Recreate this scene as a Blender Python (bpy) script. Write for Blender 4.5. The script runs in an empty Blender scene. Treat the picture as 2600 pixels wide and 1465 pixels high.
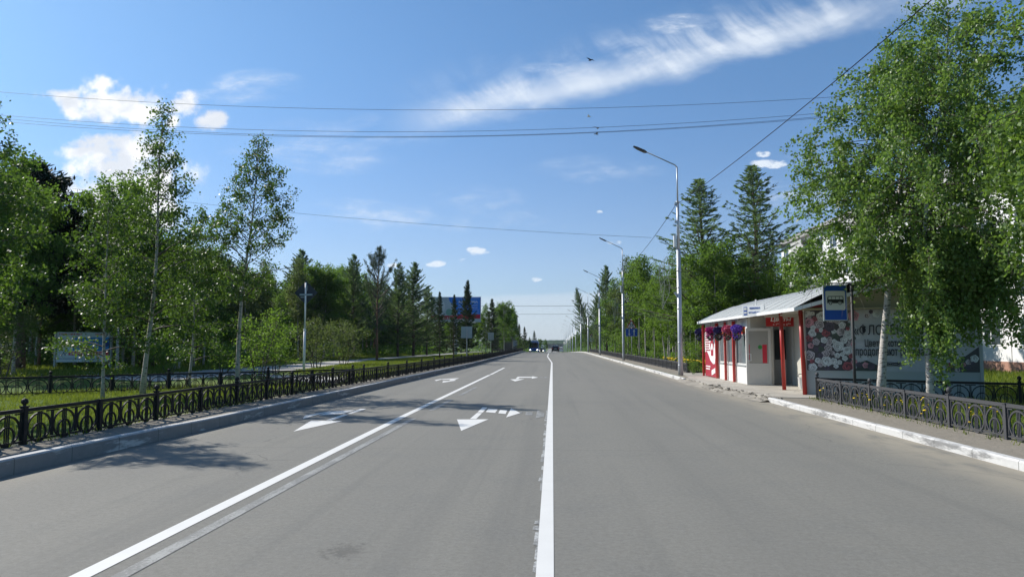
import bpy, math, random
import numpy as np
from mathutils import Vector, Matrix
R = math.radians
random.seed(7)
sc = bpy.context.scene
COL = sc.collection

# ------------------------------------------------------------------ camera
W_, H_, F_, CH = 2575.6, 1451.0, 1789.0, 1.6
PITCH, YAW = R(4.395), R(3.26)
cam = bpy.data.cameras.new('camera'); co = bpy.data.objects.new('camera', cam); COL.objects.link(co)
co.location = (0, 0, CH); co.rotation_euler = (math.pi/2+PITCH, 0, YAW)
cam.sensor_width = 36; cam.lens = 25.006; cam.clip_start = .1; cam.clip_end = 9000
sc.camera = co
cp, sp, cy, sy = math.cos(PITCH), math.sin(PITCH), math.cos(YAW), math.sin(YAW)
def ray(u, v):
    x, up, f = u-W_/2, -(v-H_/2), F_
    y = f*cp-up*sp; z = up*cp+f*sp
    return (x*cy-y*sy, x*sy+y*cy, z)
def P(u, v, Y):
    d = ray(u, v); t = Y/d[1]; return (d[0]*t, Y, CH+d[2]*t)
def G(u, v, z=0.0):
    d = ray(u, v); t = (z-CH)/d[2]; return (d[0]*t, d[1]*t)
def PX(u, v, X):
    d = ray(u, v); t = X/d[0]; return (X, d[1]*t, CH+d[2]*t)

# ------------------------------------------------------------------ light
SUN_AZ, SUN_EL = R(61.3), R(39)          # azimuth left of +Y
sv = Vector((-math.sin(SUN_AZ)*math.cos(SUN_EL), math.cos(SUN_AZ)*math.cos(SUN_EL), math.sin(SUN_EL)))
sl = bpy.data.lights.new('sun', 'SUN'); sl.energy = 4.6; sl.angle = R(.53); sl.color = (1, .95, .87)
so = bpy.data.objects.new('sun', sl); COL.objects.link(so); so.rotation_euler = (-sv).to_track_quat('-Z', 'Y').to_euler()
so.location = (-30, 20, 40)
sc.view_settings.view_transform = 'Standard'; sc.view_settings.look = 'None'
sc.view_settings.gamma = 1; sc.view_settings.exposure = .42
sc.cycles.max_bounces = 6; sc.cycles.diffuse_bounces = 3; sc.cycles.transmission_bounces = 3
sc.cycles.transparent_max_bounces = 6; sc.cycles.volume_bounces = 0
sc.cycles.sample_clamp_direct = 8; sc.cycles.sample_clamp_indirect = 3; sc.cycles.caustics_reflective = False; sc.cycles.caustics_refractive = False

wd = bpy.data.worlds.new('World'); sc.world = wd; wd.use_nodes = True
wt = wd.node_tree; wt.nodes.clear()
class NT:
    def __init__(s, t): s.t = t
    def n(s, typ, **kw):
        o = s.t.nodes.new(typ)
        for k, v in kw.items():
            if k.startswith('i_'): o.inputs[k[2:].replace('_', ' ')].default_value = v
            else: setattr(o, k, v)
        return o
    def l(s, a, b): s.t.links.new(a, b)
    def setin(s, sock, v):
        if hasattr(v, 'is_linked') or hasattr(v, 'links'): s.l(v, sock)
        else: sock.default_value = v
    def m(s, op, a, b=None, c=None, clamp=False):
        o = s.t.nodes.new('ShaderNodeMath'); o.operation = op; o.use_clamp = clamp
        s.setin(o.inputs[0], a)
        if b is not None: s.setin(o.inputs[1], b)
        if c is not None: s.setin(o.inputs[2], c)
        return o.outputs[0]
    def mix(s, f, a, b):
        o = s.t.nodes.new('ShaderNodeMix'); o.data_type = 'RGBA'
        s.setin(o.inputs['Factor'], f); s.setin(o.inputs[6], a); s.setin(o.inputs[7], b); return o.outputs[2]
    def ss(s, x, lo, hi):
        o = s.t.nodes.new('ShaderNodeMapRange'); o.interpolation_type = 'SMOOTHSTEP'
        s.setin(o.inputs[0], x); o.inputs[1].default_value = lo; o.inputs[2].default_value = hi; return o.outputs[0]
    def noise(s, vec, scale, detail=4, rough=.55, dist=0):
        o = s.t.nodes.new('ShaderNodeTexNoise'); o.inputs['Scale'].default_value = scale
        o.inputs['Detail'].default_value = detail; o.inputs['Roughness'].default_value = rough
        o.inputs['Distortion'].default_value = dist
        if vec is not None: s.l(vec, o.inputs['Vector'])
        return o.outputs[0]
    def comb(s, x, y, z=0.0):
        o = s.t.nodes.new('ShaderNodeCombineXYZ'); s.setin(o.inputs[0], x); s.setin(o.inputs[1], y); s.setin(o.inputs[2], z)
        return o.outputs[0]
    def mapping(s, vec, scale=(1, 1, 1), rot=(0, 0, 0), loc=(0, 0, 0)):
        o = s.t.nodes.new('ShaderNodeMapping'); s.l(vec, o.inputs[0]); o.inputs['Scale'].default_value = scale
        o.inputs['Rotation'].default_value = rot; o.inputs['Location'].default_value = loc; return o.outputs[0]
    def ramp(s, fac, stops):
        o = s.t.nodes.new('ShaderNodeValToRGB'); s.l(fac, o.inputs[0]); e = o.color_ramp.elements
        while len(e) < len(stops): e.new(.5)
        for q, (p, c) in zip(e, stops): q.position = p; q.color = c if len(c) == 4 else (*c, 1)
        return o.outputs[0]
def build_world():
    N = NT(wt)
    sky = N.n('ShaderNodeTexSky', sky_type='NISHITA', sun_disc=False)
    sky.sun_elevation = SUN_EL; sky.sun_rotation = -SUN_AZ
    sky.altitude = 100; sky.air_density = 1.0; sky.dust_density = .6; sky.ozone_density = 2.2
    tc = N.n('ShaderNodeTexCoord'); sx = N.n('ShaderNodeSeparateXYZ'); N.l(tc.outputs['Generated'], sx.inputs[0])
    X, Y, Z = sx.outputs
    Ys = N.m('MAXIMUM', Y, .05)
    s = N.m('DIVIDE', X, Ys); t = N.m('DIVIDE', Z, Ys)
    front = N.ss(Y, .1, .3)
    vec = N.comb(s, t)
    def st(u, v):
        d = ray(u, v); return d[0]/d[1], d[2]/d[1]
    wob = N.noise(vec, 17, 9, .58); wob2 = N.noise(vec, 55, 6, .6)
    # cumulus blobs
    best = None
    for u, v, a, b in [(235, 258, 100, 52), (300, 262, 112, 50), (180, 240, 50, 18), (250, 218, 42, 24), (360, 285, 48, 32), (458, 268, 46, 30),
                       (440, 305, 26, 26), (530, 305, 36, 18), (238, 355, 72, 22), (200, 380, 42, 16), (335, 385, 85, 55), (255, 380, 60, 40),
                       (280, 435, 95, 62), (245, 490, 85, 56), (245, 540, 66, 44), (400, 440, 80, 70), (150, 497, 24, 20), (380, 520, 90, 60),
                       (1195, 632, 14, 8)]:
        s0, t0 = st(u, v); a /= F_; b /= F_
        ds = N.m('MULTIPLY', N.m('SUBTRACT', s, s0), 1/a); dt = N.m('MULTIPLY', N.m('SUBTRACT', t, t0), 1/b)
        r = N.m('SQRT', N.m('ADD', N.m('MULTIPLY', ds, ds), N.m('MULTIPLY', dt, dt)))
        q = N.m('MULTIPLY', N.m('SUBTRACT', 1, r), min(1, max(b*F_, 16)/26))
        best = q if best is None else N.m('SMOOTH_MAX', best, q, .25)
    f = N.m('ADD', best, N.m('MULTIPLY', N.m('SUBTRACT', wob, .5), 3.6))
    f = N.m('ADD', f, N.m('MULTIPLY', N.m('SUBTRACT', wob2, .5), 1.0))
    cum = N.m('MULTIPLY', N.m('MULTIPLY', N.ss(f, -.34, .55), N.ss(best, -.9, -.15)), front)
    # cirrus streak : centre line t = c(s)
    pts = [(950, 335), (1200, 270), (1500, 222), (1750, 160), (1950, 85), (2200, 35), (2450, -20)]
    q = [st(*p) for p in pts]
    k = np.polyfit([p[0] for p in q], [p[1] for p in q], 3)
    tcx = N.m('ADD', N.m('MULTIPLY', N.m('ADD', N.m('MULTIPLY', N.m('ADD', N.m('MULTIPLY', s, float(k[0])), float(k[1])), s), float(k[2])), s), float(k[3]))
    wn = N.noise(N.mapping(vec, (4, 9, 1)), 2.2, 4, .6)
    dd = N.m('SUBTRACT', t, tcx)
    dd = N.m('SUBTRACT', dd, N.m('MULTIPLY', N.m('SUBTRACT', wn, .5), .05))
    up = N.m('SUBTRACT', 1, N.ss(dd, .0, .10)); dn = N.ss(dd, -.045, .006)
    band = N.m('MULTIPLY', up, dn)
    def rs(rot, sc_): return N.mapping(N.mapping(vec, (1, 1, 1), (0, 0, R(rot))), sc_)
    wv = N.t.nodes.new('ShaderNodeTexNoise'); wv.inputs['Scale'].default_value = 5; N.l(vec, wv.inputs['Vector'])
    wva = N.n('ShaderNodeVectorMath', operation='SCALE'); N.l(wv.outputs['Color'], wva.inputs[0]); wva.inputs['Scale'].default_value = .09
    wvb = N.n('ShaderNodeVectorMath', operation='ADD'); N.l(vec, wvb.inputs[0]); N.l(wva.outputs[0], wvb.inputs[1]); vw = wvb.outputs[0]
    # strands sweep up and to the left out of the streak
    fil = N.noise(N.mapping(N.mapping(vw, rot=(0, 0, R(52))), (3.0, 14, 1)), 2.6, 8, .6, .2)
    fil2 = N.noise(N.mapping(N.mapping(vw, rot=(0, 0, R(-20))), (2.5, 8, 1)), 2.6, 7, .6, .2)
    fl = N.m('MULTIPLY', N.ss(fil, .34, .70), N.ss(fil2, .28, .62))
    ends = N.m('MULTIPLY', N.ss(s, st(930, 300)[0], st(1250, 300)[0]), N.m('SUBTRACT', 1, N.m('MULTIPLY', N.ss(s, st(1900, 100)[0], st(2350, 0)[0]), .55)))
    bn = N.noise(N.mapping(N.mapping(vw, rot=(0, 0, R(-18))), (2, 7, 1)), 2.2, 6, .6)
    body = N.m('MULTIPLY', N.m('MULTIPLY', N.ss(dd, -.028, .004), N.m('SUBTRACT', 1, N.ss(dd, .004, .042))), N.m('ADD', .22, N.m('MULTIPLY', N.ss(bn, .30, .66), .62)))
    fine = N.noise(N.mapping(N.mapping(vw, rot=(0, 0, R(48))), (2.2, 9, 1)), 2.6, 8, .62)
    strands = N.m('MULTIPLY', N.m('MULTIPLY', N.m('SUBTRACT', 1, N.ss(dd, .01, .095)), N.ss(dd, -.02, .03)), N.m('MULTIPLY', N.m('MULTIPLY', N.ss(fine, .34, .72), N.ss(fil2, .30, .62)), .85))
    cir = N.m('MULTIPLY', N.m('ADD', N.m('MULTIPLY', body, N.m('ADD', .85, N.m('MULTIPLY', N.ss(fine, .3, .7), .3))), strands), ends, clamp=True)
    # faint veils
    veil = N.noise(N.mapping(vec, (1.6, 6, 1), (0, 0, R(8))), 2.6, 6, .6, .4)
    def blob(u, v, a, b, amp):
        s0, t0 = st(u, v)
        ds = N.m('MULTIPLY', N.m('SUBTRACT', s, s0), F_/a); dt = N.m('MULTIPLY', N.m('SUBTRACT', t, t0), F_/b)
        r = N.m('ADD', N.m('MULTIPLY', ds, ds), N.m('MULTIPLY', dt, dt))
        return N.m('MULTIPLY', N.m('SUBTRACT', 1, N.ss(r, 0, 1)), amp)
    vm = None
    soft = None
    for a in [(1199, 631, 40, 15, 1), (1097, 664, 38, 12, .95), (1932, 413, 60, 16, 1), (1918, 388, 26, 12, .8), (1347, 703, 26, 9, .7), (986, 668, 22, 9, .7), (1508, 535, 12, 9, .5), (1160, 655, 30, 10, .3), (1545, 610, 30, 12, .5)]:
        b = blob(*a); soft = b if soft is None else N.m('MAXIMUM', soft, b)
    s0_ = soft; soft = N.ss(N.m('ADD', soft, N.m('MULTIPLY', N.m('SUBTRACT', N.noise(N.mapping(vec, (1, 2, 1)), 60, 5, .6), .5), 2.4)), .25, .95)
    soft = N.m('MULTIPLY', soft, N.ss(s0_, .02, .3))
    for a in [(800, 370, 300, 90, .55), (980, 330, 220, 60, .5), (900, 545, 260, 60, .6), (1300, 560, 300, 50, .35), (1500, 430, 220, 50, .3), (1720, 62, 130, 34, .9),
              (1370, 170, 110, 18, .7), (2000, 470, 180, 90, .8), (640, 215, 150, 50, 1.0), (560, 240, 110, 30, .7), (1200, 505, 160, 60, .3), (120, 400, 260, 60, .3), (740, 590, 90, 50, .6)]:
        b = blob(*a); vm = b if vm is None else N.m('MAXIMUM', vm, b)
    vl = N.m('MULTIPLY', N.m('MULTIPLY', N.ss(veil, .40, .75), vm), 1.0)
    w3 = N.noise(N.mapping(vec, (1, 2.5, 1), (0, 0, R(10))), 26, 5, .65)
    vl = N.m('MULTIPLY', vl, N.m('ADD', .45, N.ss(w3, .4, .7)))
    # pale bank low over the horizon
    edge = N.m('ADD', N.m('MULTIPLY', N.m('SUBTRACT', N.noise(N.mapping(vec, (1, 4, 1)), 5, 3, .5), .5), .012), N.m('MULTIPLY', s, .02))
    bank = N.m('SUBTRACT', 1, N.ss(N.m('SUBTRACT', t, edge), .062, .074))
    bank = N.m('MULTIPLY', bank, N.m('MULTIPLY', N.ss(s, -.16, -.06), .62))
    low = N.m('MULTIPLY', N.m('SUBTRACT', 1, N.ss(t, .0, .30)), .10)
    tot = N.m('MAXIMUM', N.m('MULTIPLY', cir, .80), N.m('MAXIMUM', vl, N.m('MAXIMUM', bank, low)))
    tot = N.m('MULTIPLY', N.m('MAXIMUM', tot, N.m('MULTIPLY', soft, .9)), front)
    skyc = sky.outputs[0]
    hsv = N.n('ShaderNodeHueSaturation'); hsv.inputs['Saturation'].default_value = 1.0; hsv.inputs['Hue'].default_value = .5; tn = N.n('ShaderNodeMix', data_type='RGBA', blend_type='MULTIPLY'); tn.inputs[0].default_value = 1; N.l(skyc, tn.inputs[6]); N.l(N.mix(N.ss(t, 0, .5), (.64, .79, 1.04, 1), (.64, .97, 1.19, 1)), tn.inputs[7]); N.l(tn.outputs[2], hsv.inputs['Color'])
    c1 = N.mix(tot, hsv.outputs[0], N.mix(bank, (8.0, 8.6, 9.3, 1), (4.9, 5.8, 6.7, 1)))
    shade = N.ss(N.noise(N.mapping(vec, (1, 1.6, 1), loc=(0, .02, 0)), 13, 4, .55), .44, .62)
    cc = N.mix(N.m('MULTIPLY', shade, .75), (9.9, 10.0, 10.2, 1), (6.3, 6.8, 7.6, 1))
    c2 = N.mix(cum, c1, cc)
    bg = N.n('ShaderNodeBackground'); N.l(c2, bg.inputs[0]); bg.inputs[1].default_value = .085
    out = N.n('ShaderNodeOutputWorld'); N.l(bg.outputs[0], out.inputs[0])
build_world()

# ------------------------------------------------------------------ materials
MATS = {}
def newmat(name):
    m = bpy.data.materials.new(name); m.use_nodes = True
    m.node_tree.nodes.clear(); N = NT(m.node_tree)
    out = N.n('ShaderNodeOutputMaterial'); b = N.n('ShaderNodeBsdfPrincipled'); N.l(b.outputs[0], out.inputs[0])
    MATS[name] = m; return m, N, b, out
def plain(name, col, rough=.6, metal=0, noise=.12, scale=8, bump=0, spec=.5, emit=None):
    m, N, b, out = newmat(name)
    tc = N.n('ShaderNodeTexCoord'); nz = N.noise(tc.outputs['Object'], scale, 5, .6)
    lo = tuple(c*(1-noise) for c in col); hi = tuple(min(1, c*(1+noise)) for c in col)
    N.l(N.mix(nz, (*lo, 1), (*hi, 1)), b.inputs['Base Color'])
    N.l(N.m('ADD', N.m('MULTIPLY', N.m('SUBTRACT', nz, .5), .2), rough), b.inputs['Roughness']); b.inputs['Metallic'].default_value = metal
    b.inputs['Specular IOR Level'].default_value = spec
    if bump:
        bp = N.n('ShaderNodeBump'); bp.inputs['Strength'].default_value = bump; bp.inputs['Distance'].default_value = .01
        N.l(N.noise(tc.outputs['Object'], scale*6, 4, .6), bp.inputs['Height']); N.l(bp.outputs[0], b.inputs['Normal'])
    if emit:
        b.inputs['Emission Color'].default_value = (*col, 1); b.inputs['Emission Strength'].default_value = emit
    return m
def asphalt():
    m, N, b, out = newmat('asphalt')
    g = N.n('ShaderNodeNewGeometry').outputs['Position']
    fine = N.noise(g, 160, 3, .7); med = N.noise(g, 1.1, 5, .6); lg = N.noise(N.mapping(g, (1, .12, 1)), .9, 4, .55)
    c = N.mix(lg, (.160, .153, .131, 1), (.200, .190, .163, 1))
    c = N.mix(N.m('MULTIPLY', N.ss(med, .45, .75), .35), c, (.13, .13, .122, 1))
    mm = N.noise(g, 17, 8, .85); c = N.mix(N.m('MULTIPLY', N.ss(mm, .40, .62), .5), c, (.245, .24, .215, 1)); m2 = N.noise(N.mapping(g, loc=(3, 9, 0)), 26, 6, .85); c = N.mix(N.m('MULTIPLY', N.ss(m2, .50, .66), .38), c, (.085, .085, .08, 1))
    sp = N.ss(N.noise(g, 70, 3, .85), .60, .70)
    c = N.mix(N.m('MULTIPLY', sp, .6), c, (.40, .39, .36, 1))
    dk = N.ss(N.noise(N.mapping(g, loc=(7, 3, 0)), 80, 3, .85), .58, .70)
    c = N.mix(N.m('MULTIPLY', dk, .5), c, (.05, .05, .05, 1))
    # wheel tracks polished a little darker
    sx = N.n('ShaderNodeSeparateXYZ'); N.l(g, sx.inputs[0])
    x = sx.outputs[0]
    tr = N.m('MULTIPLY', N.m('ADD', N.m('COSINE', N.m('MULTIPLY', x, 3.6)), 1), .06)
    c = N.mix(tr, c, (.11, .11, .105, 1))
    # dust blown to the edges
    ed = N.m('ADD', N.ss(x, 4.4, 5.6), N.m('MULTIPLY', N.m('SUBTRACT', 1, N.ss(x, -6.7, -5.8)), .5))
    en = N.m('MULTIPLY', ed, N.ss(N.noise(N.mapping(g, (1, .35, 1)), 2.2, 6, .65), .26, .55))
    c = N.mix(en, c, (.30, .27, .215, 1))
    # stain spots
    st = N.ss(N.noise(N.mapping(g, loc=(2.2, 1.9, 0)), .7, 3, .5), .70, .76)
    c = N.mix(N.m('MULTIPLY', st, .35), c, (.06, .06, .058, 1))
    dsx = N.m('MULTIPLY', N.m('SUBTRACT', x, -1.620), 3.2); dsy = N.m('MULTIPLY', N.m('SUBTRACT', sx.outputs[1], 5.550), 2.4)
    q_ = N.m('SUBTRACT', 1, N.m('SQRT', N.m('ADD', N.m('MULTIPLY', dsx, dsx), N.m('MULTIPLY', dsy, dsy)))); q_ = N.ss(N.m('ADD', q_, N.m('MULTIPLY', N.m('SUBTRACT', N.noise(g, 14, 5, .7), .5), 2.6)), .35, .9)
    c = N.mix(N.m('MULTIPLY', q_, .45), c, (.05, .048, .045, 1))
    ty = N.m('ABSOLUTE', N.m('ADD', N.m('SUBTRACT', sx.outputs[1], 10.9), N.m('MULTIPLY', N.m('SUBTRACT', N.noise(g, 1.5, 6, .7), .5), .35))); c = N.mix(N.m('MULTIPLY', N.m('SUBTRACT', 1, N.ss(ty, .0, .025)), .35), c, (.06, .06, .055, 1))
    trk = N.noise(N.mapping(g, (1.6, .03, 1)), 1.3, 4, .6); c = N.mix(N.m('MULTIPLY', N.ss(trk, .5, .68), .22), c, (.10, .10, .095, 1))
    # tar crack lines
    vo = N.n('ShaderNodeTexVoronoi', feature='DISTANCE_TO_EDGE'); vo.inputs['Scale'].default_value = .16
    dn = N.n('ShaderNodeTexNoise'); dn.inputs['Scale'].default_value = 1.1; N.l(g, dn.inputs['Vector'])
    va = N.n('ShaderNodeVectorMath', operation='ADD'); N.l(g, va.inputs[0]); N.l(dn.outputs['Color'], va.inputs[1]); N.l(va.outputs[0], vo.inputs['Vector'])
    cr = N.m('MULTIPLY', N.m('SUBTRACT', 1, N.ss(vo.outputs[0], .0, .0035)), N.ss(N.noise(g, .25, 2), .5, .62))
    c = N.mix(N.m('MULTIPLY', cr, .45), c, (.04, .04, .04, 1))
    N.l(c, b.inputs['Base Color']); b.inputs['Roughness'].default_value = .82; b.inputs['Specular IOR Level'].default_value = .35
    bp = N.n('ShaderNodeBump'); bp.inputs['Strength'].default_value = .5; bp.inputs['Distance'].default_value = .006
    N.l(fine, bp.inputs['Height']); N.l(bp.outputs[0], b.inputs['Normal'])
    return m
def paint(name, wear, col=(.70, .69, .655)):
    m, N, b, out = newmat(name)
    g = N.n('ShaderNodeNewGeometry').outputs['Position']
    w = N.noise(g, 38, 5, .75); w2 = N.noise(N.mapping(g, (3, .8, 1)), 2.2, 5, .7)
    c = N.mix(N.noise(g, 3, 4), (col[0]*.88, col[1]*.88, col[2]*.88, 1), (*col, 1))
    f = N.m('ADD', N.m('MULTIPLY', w, .6), N.m('MULTIPLY', w2, .6))
    k = N.ss(f, wear-.06, wear+.1)
    c = N.mix(k, (.175, .174, .163, 1), c)
    N.l(c, b.inputs['Base Color']); b.inputs['Roughness'].default_value = .7
    return m
def kerbmat(name, white):
    m, N, b, out = newmat(name)
    g = N.n('ShaderNodeNewGeometry').outputs['Position']; sx = N.n('ShaderNodeSeparateXYZ'); N.l(g, sx.inputs[0])
    nz = N.noise(g, 6, 6, .7); n2 = N.noise(N.mapping(g, (1, .3, 2)), 3.0, 5, .7)
    st = N.mix(nz, (.17, .168, .165, 1), (.29, .285, .28, 1))
    wh = N.mix(nz, (.48, .475, .46, 1), (.70, .69, .67, 1))
    f = N.m('MULTIPLY', N.ss(n2, .60-white*.35, .72-white*.35), .9)
    c = N.mix(f, st, wh)
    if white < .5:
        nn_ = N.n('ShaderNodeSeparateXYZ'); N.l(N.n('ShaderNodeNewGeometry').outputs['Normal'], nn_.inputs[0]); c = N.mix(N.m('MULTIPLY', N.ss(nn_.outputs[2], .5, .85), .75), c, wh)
    j = N.m('FRACT', N.m('MULTIPLY', sx.outputs[1], 1/1.0))
    jm = N.m('SUBTRACT', 1, N.ss(N.m('ABSOLUTE', N.m('SUBTRACT', j, .5)), .0, .012))
    c = N.mix(N.m('MULTIPLY', jm, .8), c, (.06, .06, .055, 1))
    N.l(c, b.inputs['Base Color']); b.inputs['Roughness'].default_value = .85
    bp = N.n('ShaderNodeBump'); bp.inputs['Strength'].default_value = .6; bp.inputs['Distance'].default_value = .02
    N.l(nz, bp.inputs['Height']); N.l(bp.outputs[0], b.inputs['Normal'])
    return m
def groundmat():
    m, N, b, out = newmat('lawn_soil')
    g = N.n('ShaderNodeNewGeometry').outputs['Position']; sx = N.n('ShaderNodeSeparateXYZ'); N.l(g, sx.inputs[0]); x, y, z = sx.outputs
    n1 = N.noise(g, .35, 5, .6); n2 = N.noise(g, 5, 6, .7); n3 = N.noise(g, 40, 3, .7)
    gr = N.mix(N.ss(n2, .35, .7), (.050, .098, .014, 1), (.105, .150, .024, 1))
    gr = N.mix(N.m('MULTIPLY', N.ss(n1, .45, .7), .6), gr, (.135, .155, .035, 1))
    gr = N.mix(N.m('MULTIPLY', N.ss(n3, .5, .8), .5), gr, (.03, .05, .012, 1))
    soil = N.mix(n2, (.19, .17, .138, 1), (.31, .28, .235, 1))
    soil = N.mix(N.m('MULTIPLY', N.ss(n3, .5, .7), .4), soil, (.07, .06, .05, 1))
    wv = N.m('MULTIPLY', N.m('SUBTRACT', N.noise(g, 1.2, 4, .6), .5), .9)
    xr = N.m('ADD', x, wv)
    fR = N.m('MULTIPLY', N.ss(x, 5.5, 6), N.m('SUBTRACT', 1, N.ss(xr, 7.25, 7.9)))
    fL = N.m('MULTIPLY', N.m('SUBTRACT', 1, N.ss(x, -1, 0)), N.ss(N.m('SUBTRACT', xr, N.m('MULTIPLY', N.m('MINIMUM', y, 52), .028)), -7.95, -7.55))
    f = N.m('ADD', fR, fL, clamp=True)
    c = N.mix(f, gr, soil)
    N.l(c, b.inputs['Base Color']); b.inputs['Roughness'].default_value = .95; b.inputs['Specular IOR Level'].default_value = .15
    bp = N.n('ShaderNodeBump'); bp.inputs['Strength'].default_value = .8; bp.inputs['Distance'].default_value = .05
    N.l(n2, bp.inputs['Height']); N.l(bp.outputs[0], b.inputs['Normal'])
    return m
def concrete(name, a, b_, cracks=True):
    m, N, b, out = newmat(name)
    g = N.n('ShaderNodeNewGeometry').outputs['Position']
    n1 = N.noise(g, 1.3, 6, .65); n2 = N.noise(g, 22, 4, .7)
    c = N.mix(N.ss(n1, .3, .7), (*a, 1), (*b_, 1)); c = N.mix(N.m('MULTIPLY', N.ss(n2, .5, .8), .35), c, (a[0]*.6, a[1]*.6, a[2]*.6, 1))
    if cracks:
        vo = N.n('ShaderNodeTexVoronoi', feature='DISTANCE_TO_EDGE'); vo.inputs['Scale'].default_value = .9
        dn = N.n('ShaderNodeTexNoise'); dn.inputs['Scale'].default_value = 2; N.l(g, dn.inputs['Vector'])
        va = N.n('ShaderNodeVectorMath', operation='ADD'); N.l(g, va.inputs[0]); N.l(dn.outputs['Color'], va.inputs[1]); N.l(va.outputs[0], vo.inputs['Vector'])
        cr = N.m('MULTIPLY', N.m('SUBTRACT', 1, N.ss(vo.outputs[0], .0, .02)), N.ss(n1, .45, .6))
        c = N.mix(N.m('MULTIPLY', cr, .7), c, (.06, .055, .05, 1))
    N.l(c, b.inputs['Base Color']); b.inputs['Roughness'].default_value = .9
    bp = N.n('ShaderNodeBump'); bp.inputs['Strength'].default_value = .5; bp.inputs['Distance'].default_value = .02
    N.l(n2, bp.inputs['Height']); N.l(bp.outputs[0], b.inputs['Normal'])
    return m
def leafmat(name, dark, light, trans=.45, rough=.38, spec=.5, tcol=None):
    m, N, b, out = newmat(name)
    at = N.n('ShaderNodeAttribute', attribute_name='rnd'); oi = N.n('ShaderNodeObjectInfo')
    g = N.n('ShaderNodeNewGeometry').outputs['Position']
    k = N.m('ADD', N.m('MULTIPLY', at.outputs['Fac'], .6), N.m('ADD', N.m('MULTIPLY', N.noise(g, .8, 3), .5), N.m('MULTIPLY', N.m('SUBTRACT', oi.outputs['Random'], .5), .35)))
    c = N.mix(N.ss(k, .2, .95), (*dark, 1), (*light, 1))
    N.l(c, b.inputs['Base Color']); b.inputs['Roughness'].default_value = rough; b.inputs['Specular IOR Level'].default_value = spec
    tr = N.n('ShaderNodeBsdfTranslucent')
    tcol = tcol or (min(1, light[0]*1.7), min(1, light[1]*1.9), light[2]*.8)
    N.l(N.mix(.65, c, (*tcol, 1)), tr.inputs[0])
    mx = N.n('ShaderNodeMixShader'); mx.inputs[0].default_value = trans
    N.l(b.outputs[0], mx.inputs[1]); N.l(tr.outputs[0], mx.inputs[2]); N.l(mx.outputs[0], out.inputs[0])
    return m
def barkmat(name, base, mark, thr=.58, zs=9):
    m, N, b, out = newmat(name)
    tc = N.n('ShaderNodeTexCoord').outputs['Object']
    a = N.noise(N.mapping(tc, (3, 3, zs)), 2.3, 4, .65); n2 = N.noise(tc, 14, 5, .6)
    c = N.mix(n2, tuple(x*.8 for x in base)+(1,), (*base, 1)); c = N.mix(N.m('MULTIPLY', N.ss(a, thr, thr+.07), .85), c, (*mark, 1))
    N.l(c, b.inputs['Base Color']); b.inputs['Roughness'].default_value = .8
    bp = N.n('ShaderNodeBump'); bp.inputs['Strength'].default_value = .5; bp.inputs['Distance'].default_value = .02
    N.l(a, bp.inputs['Height']); N.l(bp.outputs[0], b.inputs['Normal'])
    return m
asphalt(); groundmat()
paint('road_paint', .34); paint('worn_paint', .60, (.33, .33, .31)); paint('ragged_paint', .59, (.5, .5, .48))
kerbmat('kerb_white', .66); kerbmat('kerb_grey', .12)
concrete('pavement_concrete', (.30, .275, .235), (.44, .41, .355)); concrete('path_concrete', (.33, .31, .28), (.45, .43, .39), False); concrete('rubble', (.20, .18, .15), (.34, .31, .26), False)
plain('shaded_iron', (.012, .012, .013), .6, 0, .3, 20, .2, .25); plain('sunlit_grey_iron', (.062, .062, .066), .6, 0, .25, 30, .3, .35)  # fence iron twice: shade in the black colour, sunlight in the grey
plain('galvanised', (.44, .45, .47), .42, .35, .14, 5); plain('lamp_black', (.03, .03, .035), .4)
plain('white_metal', (.72, .72, .71), .5); plain('sign_back', (.34, .37, .38), .5, .3); plain('dark_back', (.030, .034, .042), .6)
plain('sign_blue', (.008, .075, .40), .45, 0, .05); plain('sign_white', (.62, .63, .62), .5, 0, .05); plain('sign_black', (.012, .012, .014), .5); plain('sign_red', (.48, .02, .02), .45, 0, .08)
plain('pure_white', (.80, .80, .79), .5, 0, .04); plain('post_red', (.42, .028, .02), .4, 0, .2, 6); plain('ad_red', (.36, .022, .045), .45, 0, .1)
plain('wall_white', (.72, .71, .68), .6, 0, .06, 2); plain('wall_cream', (.50, .48, .42), .7, 0, .08, 3); plain('gable_cream', (.42, .38, .24), .7, 0, .1, 3)
plain('roof_metal', (.42, .43, .41), .5, .2, .1, 1.2); plain('wall_grey', (.42, .43, .42), .7, 0, .06, 3)
plain('dark_glass', (.018, .022, .026), .08, 0, .3, 2); plain('shop_glass', (.14, .17, .18), .1, 0, .3, 5); plain('pvc', (.60, .59, .56), .4, 0, .05)
plain('door_glass', (.36, .35, .32), .18, 0, .08, 2); plain('orange', (.75, .33, .03), .6); plain('magenta', (.45, .02, .22), .6, 0, .4, 40); plain('navy', (.035, .025, .14), .6, 0, .4, 40)
plain('pink', (.62, .12, .22), .6, 0, .4, 40); plain('violet', (.17, .07, .50), .6, 0, .4, 40); plain('darkleaf', (.02, .045, .015), .7, 0, .4, 40)
plain('green_print', (.03, .25, .05), .5); plain('tar', (.02, .02, .02), .7); plain('text_grey', (.025, .025, .035), .6, 0, .1)
plain('bb_blue', (.03, .21, .70), .5, 0, .08); plain('bb_red', (.62, .02, .05), .5, 0, .08); plain('bb_grey', (.60, .60, .60), .6, 0, .15, 1.2); plain('bb_skin', (.78, .75, .73), .6, 0, .12, 1); plain('bb_dark', (.07, .07, .08), .6); plain('bb_green', (.25, .42, .32), .6, 0, .2, 3)
plain('map_blue', (.04, .26, .66), .6, 0, .15, 1.5); plain('map_light', (.64, .71, .78), .6, 0, .12, 1.5); plain('map_deep', (.012, .06, .30), .6); plain('headlamp', (1, .97, .88), .3, emit=6)
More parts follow.
